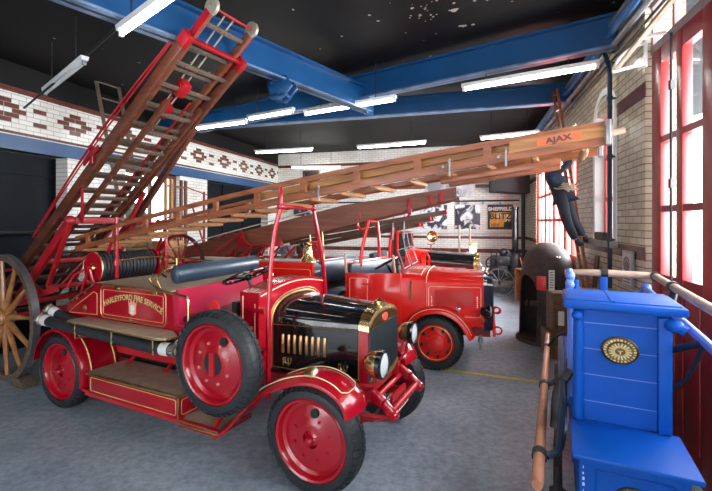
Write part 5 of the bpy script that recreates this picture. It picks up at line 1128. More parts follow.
dome.location=(3.42,7.35,0); dome.rotation_euler=(0,0,0); tag(dome,'rusty grey bell shaped one-person iron shelter with an open doorway on its left','shelter')
k = MB(); k.lathe([(0.0,0.0),(0.49,0.0),(0.49,0.03),(0.0,0.03)],(0,0,0.01),(0,0,1),32); k.build('floor_plate', IRON, dome)
k = MB(); k.tube([(0.0,0.05,1.74),(0.0,0.05,1.84)],0.012,6); k.tube([(-0.04,-0.05,1.73),(-0.04,-0.05,1.83)],0.012,6); k.build('lifting_eye', REDE, dome)
k = MB()
for a,z in ((275,1.52),(300,1.0),(262,1.0)): r=prad(z)+0.003; c=Vector((r*math.cos(R(a)),r*math.sin(R(a)),z)); k.lathe([(0,0.002),(0.032,0.0),(0.034,-0.01)],c,(math.cos(R(a)),math.sin(R(a)),0.2 if z<1.3 else 1.2),10)
k.build('sight_hole', BLK, dome)
k = MB(); k.box(-0.09,0.09,-0.04,0.03,0,0.10,bev=0.02); k.lathe([(0,-.02),(0.05,-.02),(0.05,0.02),(0,0.02)],(-0.12,-0.04,0.05),(1,0,0),12); o=k.build('door_latch', IRON, dome); o.location=(-0.34,-0.31,0.66); o.rotation_euler=(0,0,R(-45))
k = MB(); k.box(-0.075,0.075,-0.004,0.004,-0.12,0.12,bev=0.003); o=k.build('red_notice', SIGNR, None); o.location=(3.155,6.975,1.07); o.rotation_euler=(0,0,R(-35)); tag(o,'small red notice fixed on the iron dome','notice')
k = MB(); k.box(-0.045,0.045,-0.003,0.003,-0.165,0.165); k.mi=1
for i in range(7): k.box(-0.032,0.032*(0.4+0.6*random.random()),-0.005,-0.003,0.12-i*0.04,0.132-i*0.04)
o=k.build('white_notice',[PAPER,INK]); o.location=(3.15,6.60,1.172); o.rotation_euler=(0,0,R(-6)); tag(o,'narrow white printed notice standing on the crates before the iron dome','notice')

# ================================================================ CRATES
def crate(name, label, x,y,z,w_,d_,h_,rz, m=CRATE, vert=False, lid=True):
    k = MB(); nb = 3 if not vert else 4; t = thing(name,label,'crate',(x,y,z),rz)
    for sy in (-1,1):
        for i in range(nb):
            if not vert: z0=h_*i/nb+0.004; k.box(-w_/2,w_/2,sy*d_/2-0.008,sy*d_/2+0.008,z0,z0+h_/nb-0.008)
            else: x0=-w_/2+w_*i/nb+0.004; k.box(x0,x0+w_/nb-0.012,sy*d_/2-0.008,sy*d_/2+0.008,0,h_)
    for sx in (-1,1):
        for i in range(3): z0=h_*i/3+0.004; k.box(sx*w_/2-0.008,sx*w_/2+0.008,-d_/2,d_/2,z0,z0+h_/3-0.008)
    k.box(-w_/2,w_/2,-d_/2,d_/2,0,0.012); k.build('side_boards', m, t, split=False)
    if lid: k=MB(); k.box(-w_/2-.005,w_/2+.005,-d_/2-.005,d_/2+.005,h_-0.012,h_,bev=0.003); k.build('lid', m, t)
    k = MB()
    for sx in (-1,1):
        for sy in (-1,1): k.box(sx*(w_/2-0.018)-0.015,sx*(w_/2-0.018)+0.015,sy*(d_/2+0.006)-0.006,sy*(d_/2+0.006)+0.006,0,h_)
    k.build('corner_batten', m, t); return t
cz=-R(8)
crate('wooden_crate','upright slatted brown crate on the floor before the iron dome, bottom of the stack',3.17,6.50,0,0.34,0.34,0.42,cz,vert=True)
crate('wooden_crate','brown slatted crate with a white card, middle of the stack before the iron dome',3.24,6.52,0.42,0.30,0.30,0.34,cz,vert=True)
t3=crate('wooden_crate','brown plank crate on top of the stack before the iron dome',3.25,6.50,0.765,0.34,0.30,0.24,cz)
crate('wooden_crate','slatted brown crate on the floor at the right of the crate stack',3.40,6.70,0,0.28,0.3,0.45,cz,vert=True)
k=MB(); k.box(-0.045,0.045,-0.003,0.003,-0.11,0.11); o=k.build('white_card',PAPER); o.location=(3.17,6.335,0.62); o.rotation_euler=(0,0,cz); tag(o,'white card fixed on the middle crate of the stack','card')
k=MB(); k.box(-0.13,0.13,-0.02,0.02,0,0.36,bev=0.003); k.mi=1; k.box(-0.11,0.11,-0.022,-0.02,0.22,0.33); k.mi=2; k.box(-0.11,0.11,-0.022,-0.02,0.12,0.20); k.mi=1; k.box(-0.11,0.11,-0.022,-0.02,0.03,0.10)
o=k.build('picture_board',[mat('cream_board',(0.75,0.62,0.45),0.6),mat('tan_print',(0.62,0.34,0.2),0.6,col2=(0.85,0.75,0.6),scale=30),mat('grey_print',(0.35,0.33,0.35),0.6,col2=(0.8,0.78,0.75),scale=35)]); o.location=(3.44,6.53,0.46); o.rotation_euler=(R(-4),0,cz); tag(o,'cream board of small brown and grey pictures standing on a crate beside the blue pump','picture board')
k=MB(); k.box(-0.17,0.17,-0.12,0.12,0,0.26,bev=0.008); o=k.build('maroon_box',mat('maroon_paint',(0.20,0.03,0.03),0.5)); o.location=(3.18,6.05,0); o.rotation_euler=(0,0,cz); tag(o,'maroon box on the floor behind the left handle of the blue pump','box')
# crates along the right wall, between the leaning ladder and the red door
for i,(Y,z,h_,lab) in enumerate(((4.68,0,0.7,'tan crate on the floor by the right wall under the framed plaque'),(4.68,0.705,0.62,'tan crate on top of another by the right wall under the framed plaque'))):
    p=wallR(Y,0.30); crate('storage_crate',lab,p.x,p.y,z,0.45,0.5,h_,-RA,m=mat('tan_crate_wood',(0.36,0.25,0.16),0.65,var=0.3,scale=6))
k=MB(); k.box(-0.16,0.16,-0.02,0.0,-0.2,0.2,bev=0.004); k.mi=1; k.box(-0.13,0.13,-0.024,-0.02,-0.17,0.17); k.mi=2
k.lathe([(0.06,-0.026),(0.085,-0.03),(0.085,-0.024)],(0,0,0.05),(0,1,0),24); k.prism([(-0.05,-0.02),(0.05,-0.02),(0.05,0.06),(0,0.10),(-0.05,0.06)],-0.03,-0.024,'y')
for i in range(3): k.box(-0.10,0.10,-0.027,-0.024,-0.08-i*0.035,-0.065-i*0.035)
o=k.build('wall_plaque',[mat('grey_plaque_frame',(0.30,0.29,0.28),0.5),mat('grey_plaque',(0.52,0.50,0.46),0.5),mat('dark_relief',(0.16,0.15,0.15),0.5)]); p=wallR(4.50,0.012); o.location=(p.x,p.y,1.60); o.rotation_euler=(0,0,RZR); tag(o,'square grey plaque with round emblem on the cream brick of the right wall','plaque')
k=MB(); k.box(-0.2,0.2,-0.03,0.03,-0.0,0.10,bev=0.01); k.mi=1; k.box(-0.18,0.18,-0.035,-0.03,0.015,0.085); o=k.build('sill_sign',[BLKM,mat('dark_olive_panel',(0.10,0.09,0.05),0.5,var=0.4,scale=20)]); p=wallR(5.35,0.045); o.location=(p.x,p.y,1.882); o.rotation_euler=(0,0,RZR); tag(o,'dark narrow sign box lying on the stone sill of the arched window','sign')
# leaning poles by the wall
for i,(x0,x1,lab) in enumerate(((604,612,'dark wooden pole leaning on the right wall, nearest the blue upright pipe'),(600,596,'dark wooden pole leaning on the right wall, second from the blue upright pipe'))):
    k=MB(); a=at(x0,300,5.35); a.z=0.0; b=at(x1,262,5.5); 
    a.x=min(a.x,wallR(5.35).x-0.25); b.x=wallR(5.5).x-0.06; k.tube([a,b+(b-a)*0.05],0.03,8); tag(k.build('wooden_pole',WOODD),lab,'pole')

# ================================================================ LADDER AND THE PERSON ON IT
la2=plain_ladder('leaning_ladder','light wooden ladder leaning up to the ceiling at the right, a person roped to it', Vector((3.09,5.08,0)), at(557,89,6.75), Vector((3.20,5.42,0)) , at(553,92,7.0), 15, 0.035,0.07, WOOD)
PY=5.72
def pp(x,y,dy=0.0): return at(x,y,PY+dy)
def skin_mesh(name, pts, edges, radii, m, parent=None, lvl=2, root=0):
    me=bpy.data.meshes.new(name); me.from_pydata([tuple(p) for p in pts],edges,[]); o=bpy.data.objects.new(name,me); C.objects.link(o)
    s=o.modifiers.new('skin','SKIN'); s.use_smooth_shade=True
    for i,v in enumerate(me.skin_vertices[0].data): v.radius=radii[i] if isinstance(radii[i],tuple) else (radii[i],radii[i]); v.use_root=(i==root)
    sb_=o.modifiers.new('sub','SUBSURF'); sb_.levels=lvl; sb_.render_levels=lvl
    me.materials.append(m)
    if parent: o.parent=parent
    return o
hipL,hipR=pp(561,199,-0.07),pp(566,199,0.08); knL,knR=pp(567,222,-0.09),pp(573,220,0.10); anL,anR=pp(575,239,-0.07),pp(583,236,0.10)
pel,chest,neck,head=pp(563,193),pp(552,175),pp(547,167.5),pp(545.5,161)
shL,shR=pp(550,172.5,-0.16),pp(550,172.5,0.16); elL,elR=pp(562,170,-0.18),pp(563,169,0.20); wrL,wrR=pp(571,160,-0.06),pp(572.5,161,0.12); hdL,hdR=pp(573.5,157.5,-0.04),pp(575,159,0.10)
P=[pel,pp(558,184),chest,neck,head,pp(545.5,157.5),hipL,knL,anL,pp(580,242,-0.07),hipR,knR,anR,pp(588,239,0.10),shL,elL,wrL,hdL,shR,elR,wrR,hdR]
E_=[(0,1),(1,2),(2,3),(3,4),(4,5),(0,6),(6,7),(7,8),(8,9),(0,10),(10,11),(11,12),(12,13),(2,14),(14,15),(15,16),(16,17),(2,18),(18,19),(19,20),(20,21)]
rad=[0.085,0.08,0.10,0.045,0.078,0.064,0.068,0.05,0.033,0.028,0.068,0.05,0.033,0.028,0.05,0.038,0.026,0.031,0.05,0.038,0.026,0.031]
person=skin_mesh('person',P,E_,rad,SKIN); tag(person,'person in navy jacket and dark trousers roped high on the leaning ladder, arms reaching up','person')
# fingers curled round the stile (five to a hand), face features and ears
def part_of(o): o.parent=person; return o
for hd in (hdL,hdR):
    for j in range(4):
        o_=hd+Vector((0.015,0,0.03-j*0.02)); skin_mesh('finger',[o_+Vector((-0.02,-0.01,0)),o_+Vector((0.02,-0.035,0.003)),o_+Vector((0.052,-0.03,0)),o_+Vector((0.06,0.0,-0.002))],[(0,1),(1,2),(2,3)],[0.010,0.009,0.009,0.008],SKIN,person,1)
    skin_mesh('thumb',[hd+Vector((-0.01,0.02,0.0)),hd+Vector((0.02,0.035,0.02)),hd+Vector((0.05,0.03,0.025))],[(0,1),(1,2)],[0.012,0.011,0.009],SKIN,person,1)
k=MB(); hc=pp(545.5,160); k.sph(hc+Vector((0.085,-0.01,-0.01)),0.016,8,(1,1,1.6)); k.build('nose',SKIN,person)
for s_ in (-1,1):
    k=MB(); k.sph(hc+Vector((0.075,s_*0.032,0.015)),0.011,8); k.build('eye',INK,person); k=MB(); k.sph(hc+Vector((0.0,s_*0.088,0)),0.025,8,(0.8,0.4,1.2)); k.build('ear',SKIN,person)
k=MB(); k.beam(hc+Vector((0.082,-0.025,-0.045)),hc+Vector((0.082,0.025,-0.045)),0.008,0.008); k.build('mouth',mat('lip_red',(0.45,0.15,0.13),0.5),person)
k=MB(); k.lathe([(0.135,-0.02),(0.14,-0.005),(0.10,0.02),(0.098,0.06),(0.07,0.10),(0.03,0.12),(0,0.125)],hc+Vector((-0.005,0,0.035)),(-0.15,0,1),20); k.beam(hc+Vector((-0.07,0,0.14)),hc+Vector((0.07,0,0.12)),0.015,0.05,bev=0.005); k.build('helmet',mat('pale_silver_helmet',(0.60,0.60,0.56),0.35,0.4),person)
jk=skin_mesh('jacket',[pp(565,200),pel,pp(558,184),chest,pp(548.5,170),shL,elL,wrL,shR,elR,wrR],[(0,1),(1,2),(2,3),(3,4),(3,5),(5,6),(6,7),(3,8),(8,9),(9,10)],[(0.135,0.135),0.135,0.125,0.13,0.068,0.068,0.052,0.038,0.068,0.052,0.038],NAVY,person,2,root=1)
skin_mesh('trousers',[pp(563,195),hipL,knL,pp(575.3,239.5,-0.07),hipR,knR,pp(583.3,236.5,0.10),pp(559,186)],[(0,1),(1,2),(2,3),(0,4),(4,5),(5,6),(0,7)],[0.125,0.09,0.07,0.057,0.09,0.07,0.057,0.115],TROU,person,2)
for a,b,c in ((anL,pp(579,243.5,-0.07),pp(585,244,-0.08)),(anR,pp(586,240.5,0.10),pp(592,240,0.11))): skin_mesh('boot',[a+Vector((0,0,0.03)),a.lerp(b,0.75),b,c],[(0,1),(1,2),(2,3)],[0.048,0.045,0.047,0.038],mat('dark_grey_boot',(0.05,0.055,0.065),0.5),person,1)
k=MB()
for j in range(5):
    c=pp(560+j*0.9,188.5-j*0.6); ax=Vector((0.25,0,1)).normalized(); u_=ax.cross(Vector((0,1,0))).normalized()
    k.tube([c+(u_*math.cos(2*PI*i/24)*0.128+Vector((0,1,0))*math.sin(2*PI*i/24)*0.13)+Vector((0,0,0.012*math.sin(5*i+j)+(j-2)*0.012)) for i in range(24)],0.011,6,closed=True)
k.tube([pp(566,187),pp(574,186),pp(578,184)],0.012,6); k.tube([pp(566,189),pp(573,190),pp(578,189)],0.012,6)
tag(k.build('lashing_rope',ROPE),'pale rope wound round the waist of the person on the ladder','rope')
k=MB(); k.beam(pp(549.5,173.5,-0.165),pp(553,172,-0.165),0.02,0.03,bev=0.004); k.build('yellow_badge',mat('yellow_badge',(0.8,0.6,0.08),0.5),person)

# ================================================================ POSTERS AND FITTINGS ON THE BACK WALL
def on_back(o, x, y, off=0.03):
    s_,z=bk(x,y); p=FL+Vector((cosr,-sinr,0))*s_+Vector((-sinr,-cosr,0))*off; o.location=(p.x,p.y,z); o.rotation_euler=(0,0,RZB); return o
def pxs(x0,y0,x1,y1):
    a,za=bk(x0,(y0+y1)/2); b,zb_=bk(x1,(y0+y1)/2); _,zt_=bk((x0+x1)/2,y0); _,zl=bk((x0+x1)/2,y1); return b-a, zt_-zl
def photo_mat(name, sc, seed, lo=(0.03,0.03,0.045), hi=(0.75,0.75,0.78)):
    m=bpy.data.materials.new(name); m.use_nodes=True; nt=m.node_tree; b=nt.nodes['Principled BSDF']; b.inputs['Roughness'].default_value=0.5
    tc=nt.nodes.new('ShaderNodeTexCoord'); mp=nt.nodes.new('ShaderNodeMapping'); mp.inputs['Location'].default_value=(seed,0,seed*0.7); nz=nt.nodes.new('ShaderNodeTexNoise'); nz.inputs['Scale'].default_value=sc; nz.inputs['Distortion'].default_value=1.5; nz.inputs['Detail'].default_value=4
    cr=nt.nodes.new('ShaderNodeValToRGB'); cr.color_ramp.elements[0].position=0.46; cr.color_ramp.elements[1].position=0.56; cr.color_ramp.elements[0].color=(*lo,1); cr.color_ramp.elements[1].color=(*hi,1)
    nt.links.new(tc.outputs['Object'],mp.inputs[0]); nt.links.new(mp.outputs[0],nz.inputs['Vector']); nt.links.new(nz.outputs['Fac'],cr.inputs[0]); nt.links.new(cr.outputs[0],b.inputs['Base Color']); return m
def photo(label, x0,y0,x1,y1, m, nm='photo_print'):
    w_,h_=pxs(x0,y0,x1,y1); k=MB(); k.box(-w_/2,w_/2,-0.012,0.012,-h_/2,h_/2,bev=0.003); o=k.build(nm,m); on_back(o,(x0+x1)/2,(y0+y1)/2); tag(o,label,'poster'); return o,w_,h_
photo('square black and white photograph on the white back wall, beside the red tipped ladder end',422,205,447,229,photo_mat('bw_photo_a',3.2,3.1))
photo('square black and white photograph next left of the orange and black poster',455,205,480,229,photo_mat('bw_photo_b',2.6,7.7))
photo('large pale grey photograph high on the back wall behind the tip of the brown ladder',425,160,475,197,photo_mat('bw_photo_c',0.7,1.3,(0.25,0.25,0.26),(0.62,0.61,0.60)))
photo('small black and white photograph on the back wall left of the crimson gantry bar',294,208,312,216,photo_mat('bw_photo_d',2.5,5.2))
o,w_,h_=photo('orange and black poster reading SHEFFIELD BLITZ on the white back wall',487.5,204.5,513,229.5,mat('charcoal_board',(0.035,0.035,0.04),0.5),'poster')
ORG=mat('orange_print',(0.80,0.38,0.04),0.6)
k=MB(); k.box(-w_*.41,w_*.41,-0.015,-0.012,-h_*.40,h_*.18); k.build('orange_panel',ORG,o)
k=MB(); k.prism([(-w_*.06,h_*.18),(w_*.06,h_*.18),(w_*.02,h_*.02),(-w_*.06,-h_*.02),(-w_*.16,-h_*.39),(-w_*.10,-h_*.02),(-w_*.12,0)],-0.017,-0.015,'y'); k.prism([(w_*.26,h_*.12),(w_*.36,h_*.08),(w_*.30,-h_*.2),(w_*.24,-h_*.39),(w_*.18,-h_*.2)],-0.017,-0.015,'y'); k.build('white_beam',PAPER,o)
k=MB(); k.prism([(w_*.12,-h_*.40),(w_*.41,-h_*.40),(w_*.41,-h_*.12),(w_*.34,-h_*.22),(w_*.28,-h_*.10),(w_*.22,-h_*.20),(w_*.16,-h_*.18)],-0.0185,-0.017,'y'); 
for i in range(2): k.box(-w_*.37,-w_*.05,-0.017,-0.015,-h_*(.30+.07*i),-h_*(.27+.07*i))
k.build('black_silhouette',INK,o)
Mw=Matrix(((1,0,0,0),(0,0,-1,-0.0175),(0,1,0,0),(0,0,0,1)))
text_mesh('white_title','SHEFFIELD',h_*.19,PAPER,o,Matrix.Translation((0,0,h_*.26))@Mw,0.001,sx=1.05,bold=0.006)
text_mesh('black_title','BLITZ',h_*.33,INK,o,Matrix.Translation((0,-0.002,-h_*.08))@Mw,0.001,sx=0.98,bold=0.006)
def wall_pipe(name,label,y,x0,x1,r,m,off=0.08,cat='pipe'):
    a,z=bk(x0,y); b,_=bk(x1,y); k=MB(); f_=lambda s_:FL+Vector((cosr,-sinr,0))*s_+Vector((-sinr,-cosr,0))*off+Vector((0,0,z)); k.tube([f_(a),f_(b)],r,8)
    n_=5
    for i in range(n_): s_=a+(b-a)*(i+.5)/n_; k.tube([f_(s_),f_(s_)+Vector((sinr,cosr,0))*off],0.012,6)
    return tag(k.build(name,m),label,cat)
wall_pipe('wall_pipe','dark horizontal pipe along the back wall just above the posters',203.3,300,519,0.025,BLKM)
wall_pipe('wall_pipe','pale horizontal pipe along the back wall just below the posters',232.5,410,515,0.03,mat('pale_grey_pipe',(0.55,0.56,0.55),0.4))
for i,x in enumerate((443,459,466,483,500)):
    k=MB(); k.lathe([(0.03,-0.03),(0.036,-0.03),(0.036,0.03),(0.03,0.03)],(0,0,0),(1,0,0),12,closed=True); o=k.build('blue_pipe_tag',mat('cyan_tape',(0.02,0.35,0.7),0.5)); on_back(o,x,203.3,0.08); tag(o,'bright blue tape band on the dark pipe above the posters','tape','blue tape bands on the dark wall pipe')
k=MB(); k.box(-0.14,0.14,-0.02,0.02,-0.055,0.055,bev=0.004); k.mi=1; k.box(-0.11,-0.02,-0.024,-0.02,-0.012,0.012); k.prism([(0.0,-0.03),(0.04,0),(0.0,0.03)],-0.024,-0.02,'y'); k.box(0.06,0.11,-0.024,-0.02,-0.04,0.04)
o=k.build('exit_sign',[mat('green_sign',(0.01,0.38,0.16),0.4),PAPER]); on_back(o,397,231,0.03); tag(o,'small green exit sign on the back wall above the red framed door','sign')
def back_struct(name,x0,x1,z0,z1,m,frame,fw=0.08):
    a,_=bk(x0,221); b,_=bk(x1,221); k=MB()
    for s_ in (a,b): k.box(s_-fw/2,s_+fw/2,-0.06,0.0,z0,z1)
    for z in (z1,(z0+z1)/2): k.box(a,b,-0.055,0.0,z-fw/2,z+fw/2)
    o=k.build(name,frame); o.location=FL; o.rotation_euler=(0,0,RZB); o['kind']='structure'; k=MB(); k.box(a,b,-0.02,-0.006,z0,z1); k.build('door_leaf' if z0<.1 else 'pane',m,o); return o
back_struct('door_7',392,412,0,1.75,BLKM,REDE)
back_struct('window_7',304,319,3.55,3.95,BLKM,WOODD,0.05)
k=MB(); a,_=bk(489,200); k.prism([(a,0),(a,0.0)],0,0,'z') if False else None
k.bm.free(); k=MB(); k.prism([(a,3.05),(a+1.32,2.95),(a+1.42,3.2),(a+1.42,4.62),(a,4.62)],-0.9,0.0,'y',bev=0.01); o=k.build('trim_10',mat('black_boxing',(0.02,0.021,0.022),0.55)); o.location=FL; o.rotation_euler=(0,0,RZB); o['kind']='structure'
# two standing poles and a white urn-like cap in front of the back wall
for i,x in enumerate((459.5,470)):
    k=MB(); p=at(x,262,12.6); k.tube([(p.x,p.y,0),(p.x,p.y,at(x,225,12.6).z)],0.03,8); tag(k.build('upright_pole',ASH),('left' if i==0 else 'right')+' one of the two bare upright poles standing before the back wall','pole')
k=MB(); k.box(-0.11,0.11,-0.02,0.02,-0.05,0.16,bev=0.005); k.mi=1; k.box(-0.12,0.12,-0.03,0.03,0.16,0.24,bev=0.01); k.mi=0; k.box(-0.03,0.03,-0.02,0.02,-1.22,-0.05,bev=0.004); k.box(-0.15,0.15,-0.12,0.12,-1.24,-1.2,bev=0.01); o=k.build('notice_stand',[PAPER,BRASSD]); p=at(473,252,12.2); o.location=(p.x,p.y,1.24); tag(o,'white notice stand with a brass coloured top standing before the back wall','notice stand')
# ================================================================ PIPES, CONDUITS, BRACKETS ALONG THE RIGHT WALL
def wall_run(name,label,off,z,m,r,Ya=12.0,Yb=-4.0,cat='pipe'):
    k=MB(); pts=[wallR(Ya,off)+Vector((0,0,z)),wallR(Yb,off)+Vector((0,0,z))]; k.tube(pts,r,8)
    for i in range(8): q=wallR(Ya+(Yb-Ya)*(i+.5)/8,off)+Vector((0,0,z)); k.tube([q,q+Vector((off,0,0))],r*0.5,6)
    return tag(k.build(name,m),label,cat)
wall_run('wall_conduit','upper grey pipe running along the top of the right wall',0.10,4.42,mat('grey_pipe_paint',(0.28,0.29,0.30),0.4,var=0.3),0.035)
wall_run('wall_conduit','blue pipe running along the top of the right wall, between two grey ones',0.13,4.30,mat('blue_pipe_paint',(0.03,0.14,0.38),0.35),0.045)
wall_run('wall_conduit','lower grey pipe running along the top of the right wall',0.09,4.18,MATS['grey_pipe_paint'],0.03)
wall_run('wall_conduit','thin black cable along the top of the right wall, lowest of the runs',0.05,4.06,BLKM,0.014)
k=MB(); p=Vector((3.045,4.92,0)); k.tube([p+Vector((0,0,0.0)),p+Vector((0,0,3.9)),p+Vector((0.0,0.02,4.0)),p+Vector((-0.02,0.1,4.25))],0.026,10)
for z in (0.6,1.9,2.9,3.6): k.lathe([(0.026,-0.02),(0.034,-0.02),(0.034,0.02),(0.026,0.02)],p+Vector((0,0,z)),(0,0,1),12,closed=True); k.beam(p+Vector((0.0,0,z)),p+Vector((0.07,0,z)),0.02,0.02)
tag(k.build('blue_downpipe',mat('dark_blue_pipe',(0.010,0.03,0.065),0.4)),'dark blue upright pipe beside the arched window on the right wall','pipe')
# white wall bracket with arched brace and a pale timber rail above it
q0=wallR(4.03,0.02); t=thing('wall_bracket','white painted iron bracket with arched brace high on the right wall','bracket',(q0.x,q0.y,3.66),RZR-PI/2)
k=MB(); k.beam((0.01,0,-0.02),(0.01,0,0.24),0.03,0.03,bev=0.004)
k.tube([(0,0,0.02),(0.30,0,-0.04)],0.018,8); k.tube(bez([(0.29,0,-0.03),(0.24,0,0.09),(0.13,0,0.18),(0.0,0,0.22)],12),0.016,8); k.build('bracket_iron',WHITE,t)
k=MB(); k.beam((2.60,4.13,3.63),(2.48,2.95,3.97),0.045,0.03,bev=0.006); tag(k.build('timber_rail',ASH),'pale timber rail sloping up past the white bracket at top right','rail')
k=MB(); k.beam(wallR(3.63,0.02)+Vector((0,0,3.80)),wallR(3.69,0.25)+Vector((0,0,3.76)),0.03,0.03,bev=0.005); tag(k.build('pink_white_arm',mat('pale_pink_paint',(0.75,0.62,0.62),0.4)),'pale pinkish arm sticking out of the right wall above the white bracket','bracket')
k=MB(); 
p=wallR(3.54,0.0); k.tube([p+Vector((-0.02,0,0.2)),p+Vector((-0.02,0,3.75))],0.011,8)
for z in (1.2,2.45,3.3): k.box(p.x-0.035,p.x+0.005,p.y-0.015,p.y+0.015,z-0.04,z+0.04)
tag(k.build('door_bolt_rod',BLKM),'long black upright bolt rod on the dark red door','bolt')
k=MB(); k.tube([(5.10,12.5,0),(5.10,12.5,4.5)],0.06,12); tag(k.build('corner_pipe',BLKM),'black drain pipe standing in the far right corner','pipe')

# ================================================================ BLUE MANUAL FIRE PUMP
TPu=R(26); bp_=thing('manual_fire_pump','royal blue box-shaped manual fire pump in the right foreground with brass medallions and timber handles','fire pump',(1.344,2.504,0),-TPu)
W_=0.455
k=MB(); k.prism([(0.0,0.0),(W_,0.0),(W_,0.36),(0.0,0.36)],0.92,1.60,'z')
tb=k.build('tower_casing',BLUE,bp_)
k=MB()
for z in (1.04,1.20,1.355,1.51): k.box(0.035,W_-0.05,-0.0012,0.0,z-0.0022,z+0.0022)
k.build('board_groove',BLUEL,tb,split=True)
k=MB(); k.tube([(0.012,-0.012,0.93),(0.012,-0.012,1.58)],0.028,14); k.build('corner_moulding',BLUE,tb)
k=MB(); k.box(W_-0.05,W_+0.015,-0.035,0.0,0.93,1.58,bev=0.006); k.build('corner_moulding',BLUE,tb)
k=MB(); k.sph((0.005,-0.03,1.555),0.032,12); k.tube([(0.005,-0.03,1.55),(0.0,0.04,1.60)],0.02,8); k.build('knob',BLUE,tb)
k=MB(); k.sph((W_+0.02,-0.04,1.545),0.036,12,(1.3,1,1)); k.tube([(W_+0.0,-0.03,1.56),(W_+0.07,-0.05,1.52)],0.028,8); k.build('knob',BLUE,tb)
k=MB(); k.box(-0.07,W_+0.085,-0.065,0.42,1.595,1.645,bev=0.016); k.box(-0.05,W_+0.06,-0.03,0.40,1.645,1.652,bev=0.002); k.box(0.18,0.2,-0.03,0.40,1.652,1.656); k.build('tower_top',BLUE,bp_)
def medallion(name,c,rx,rz_):
    k=MB(); k.lathe([(0,-0.030),(0.10,-0.022),(0.30,-0.020),(0.62,-0.022),(0.66,-0.012),(0.88,-0.010),(0.93,-0.018),(1.0,-0.012),(1.0,0.0)],(0,0,0),(0,1,0),40)
    k.mi=1
    for q in range(18): a=2*PI*q/18; e=Vector((math.cos(a),0,math.sin(a))); k.beam(e*0.28+Vector((0,-0.026,0)),e*0.60+Vector((0,-0.026,0)),0.08,0.016,up=(0,1,0))
    for q in range(26): a=2*PI*q/26; e=Vector((math.cos(a),0,math.sin(a))); k.beam(e*0.72+Vector((0,-0.013,0)),e*0.84+Vector((0,-0.013,0)),0.06 if q%3 else 0.11,0.012,up=(0,1,0))
    k.beam((-0.12,-0.034,0.05),(0.12,-0.034,0.05),0.05,0.01,up=(0,1,0)); k.beam((0,-0.034,-0.18),(0,-0.034,0.04),0.06,0.01,up=(0,1,0))
    for v in k.bm.verts: v.co=Vector((c[0]+v.co.x*rx,c[1]+v.co.y,c[2]+v.co.z*rz_))
    return k.build(name,[mat('dark_aged_brass',(0.20,0.15,0.08),0.45,0.8,var=0.4,scale=25),mat('aged_brass',(0.72,0.56,0.28),0.35,1.0,var=0.3,scale=25)],bp_,split=False)
medallion('brass_medallion',(0.225,-0.002,1.365),0.096,0.080)
# lower box with sloping lid
k=MB(); k.box(0.0,W_+0.01,-0.40,0.36,0.42,0.90); lbx=k.build('lower_casing',BLUE,bp_)
k=MB(); rect_line(k,[(p[0],-0.402,p[1]) for p in rrect(0.07,W_-0.05,0.46,0.84,0.01)],0.008); k.box(0.0,0.03,-0.41,-0.40,0.42,0.90); k.box(W_-.02,W_+.01,-0.41,-0.40,0.42,0.90); k.build('panel_moulding',BLUE,lbx)
k=MB()
for i in range(9): z=0.6+i*0.03; k.box(0.012+0.004*random.random(),0.018+0.006*random.random(),-0.4115,-0.41,z,z+random.uniform(0.004,0.018))
k.build('chipped_paint',mat('pale_chipped_paint',(0.55,0.62,0.75),0.6),lbx)
k=MB(); k.box(-0.035,W_+0.055,-0.45,0.0,0.895,0.925,bev=0.01); ld=k.build('lid',BLUE,bp_)
k=MB()
for u in (0.07,W_-0.08): k.box(u,u+0.05,-0.03,-0.012,0.925,0.929)
k.build('lid_hinge',BLUED,ld)
medallion('brass_medallion',(0.235,-0.402,0.72),0.085,0.075)
# long body behind the tower and wheels
k=MB(); k.box(-0.01,W_+0.01,0.36,2.1,0.45,0.86,bev=0.01); k.box(-0.03,W_+0.03,0.36,2.12,0.86,0.885,bev=0.006); k.build('cistern',BLUE,bp_)
k=MB(); k.box(0.0,W_,0.5,0.62,0.885,1.3,bev=0.01); k.box(0.08,W_-0.08,1.0,1.4,0.885,1.05,bev=0.02); k.build('pump_housing',BLUE,bp_)
for u,v,r in ((-0.10,0.15,0.33),(W_+0.10,0.15,0.33),(-0.10,1.55,0.38),(W_+0.10,1.55,0.38),(-0.10,-0.62,0.3),(W_+0.10,-0.62,0.3)):
    if v==-0.62: continue
    t_=bpy.data.objects.new('road_wheel',None); C.objects.link(t_); t_.parent=bp_; t_.location=(u,v,r); t_.rotation_euler=(0,0,PI/2)
    k=MB(); k.lathe([(r-0.045,-0.025),(r,-0.025),(r,0.025),(r-0.045,0.025)],(0,0,0),(0,1,0),40,closed=True); k.build('rim',BLKM,t_)
    for q in range(10): a=2*PI*q/10; e=Vector((math.cos(a),0,math.sin(a))); k=MB(); k.tube([e*0.05,e*(r-0.03)],0.014,6); k.build('spoke',BLUED,t_)
    k=MB(); k.lathe([(0,-0.05),(0.04,-0.05),(0.055,-0.02),(0.055,0.02),(0.04,0.05),(0,0.05)],(0,0,0),(0,1,0),16); k.build('hub',BLKM,t_)
k=MB(); k.tube([(-0.1,0.15,0.33),(W_+.1,0.15,0.33)],0.02,8); k.tube([(-0.1,1.55,0.38),(W_+.1,1.55,0.38)],0.02,8)
for v,z in ((0.15,0.34),(1.55,0.39)): k.box(0.05,0.10,v-.04,v+.04,z,0.46); k.box(W_-0.10,W_-0.05,v-.04,v+.04,z,0.46)
k.build('axle',BLKM,bp_)
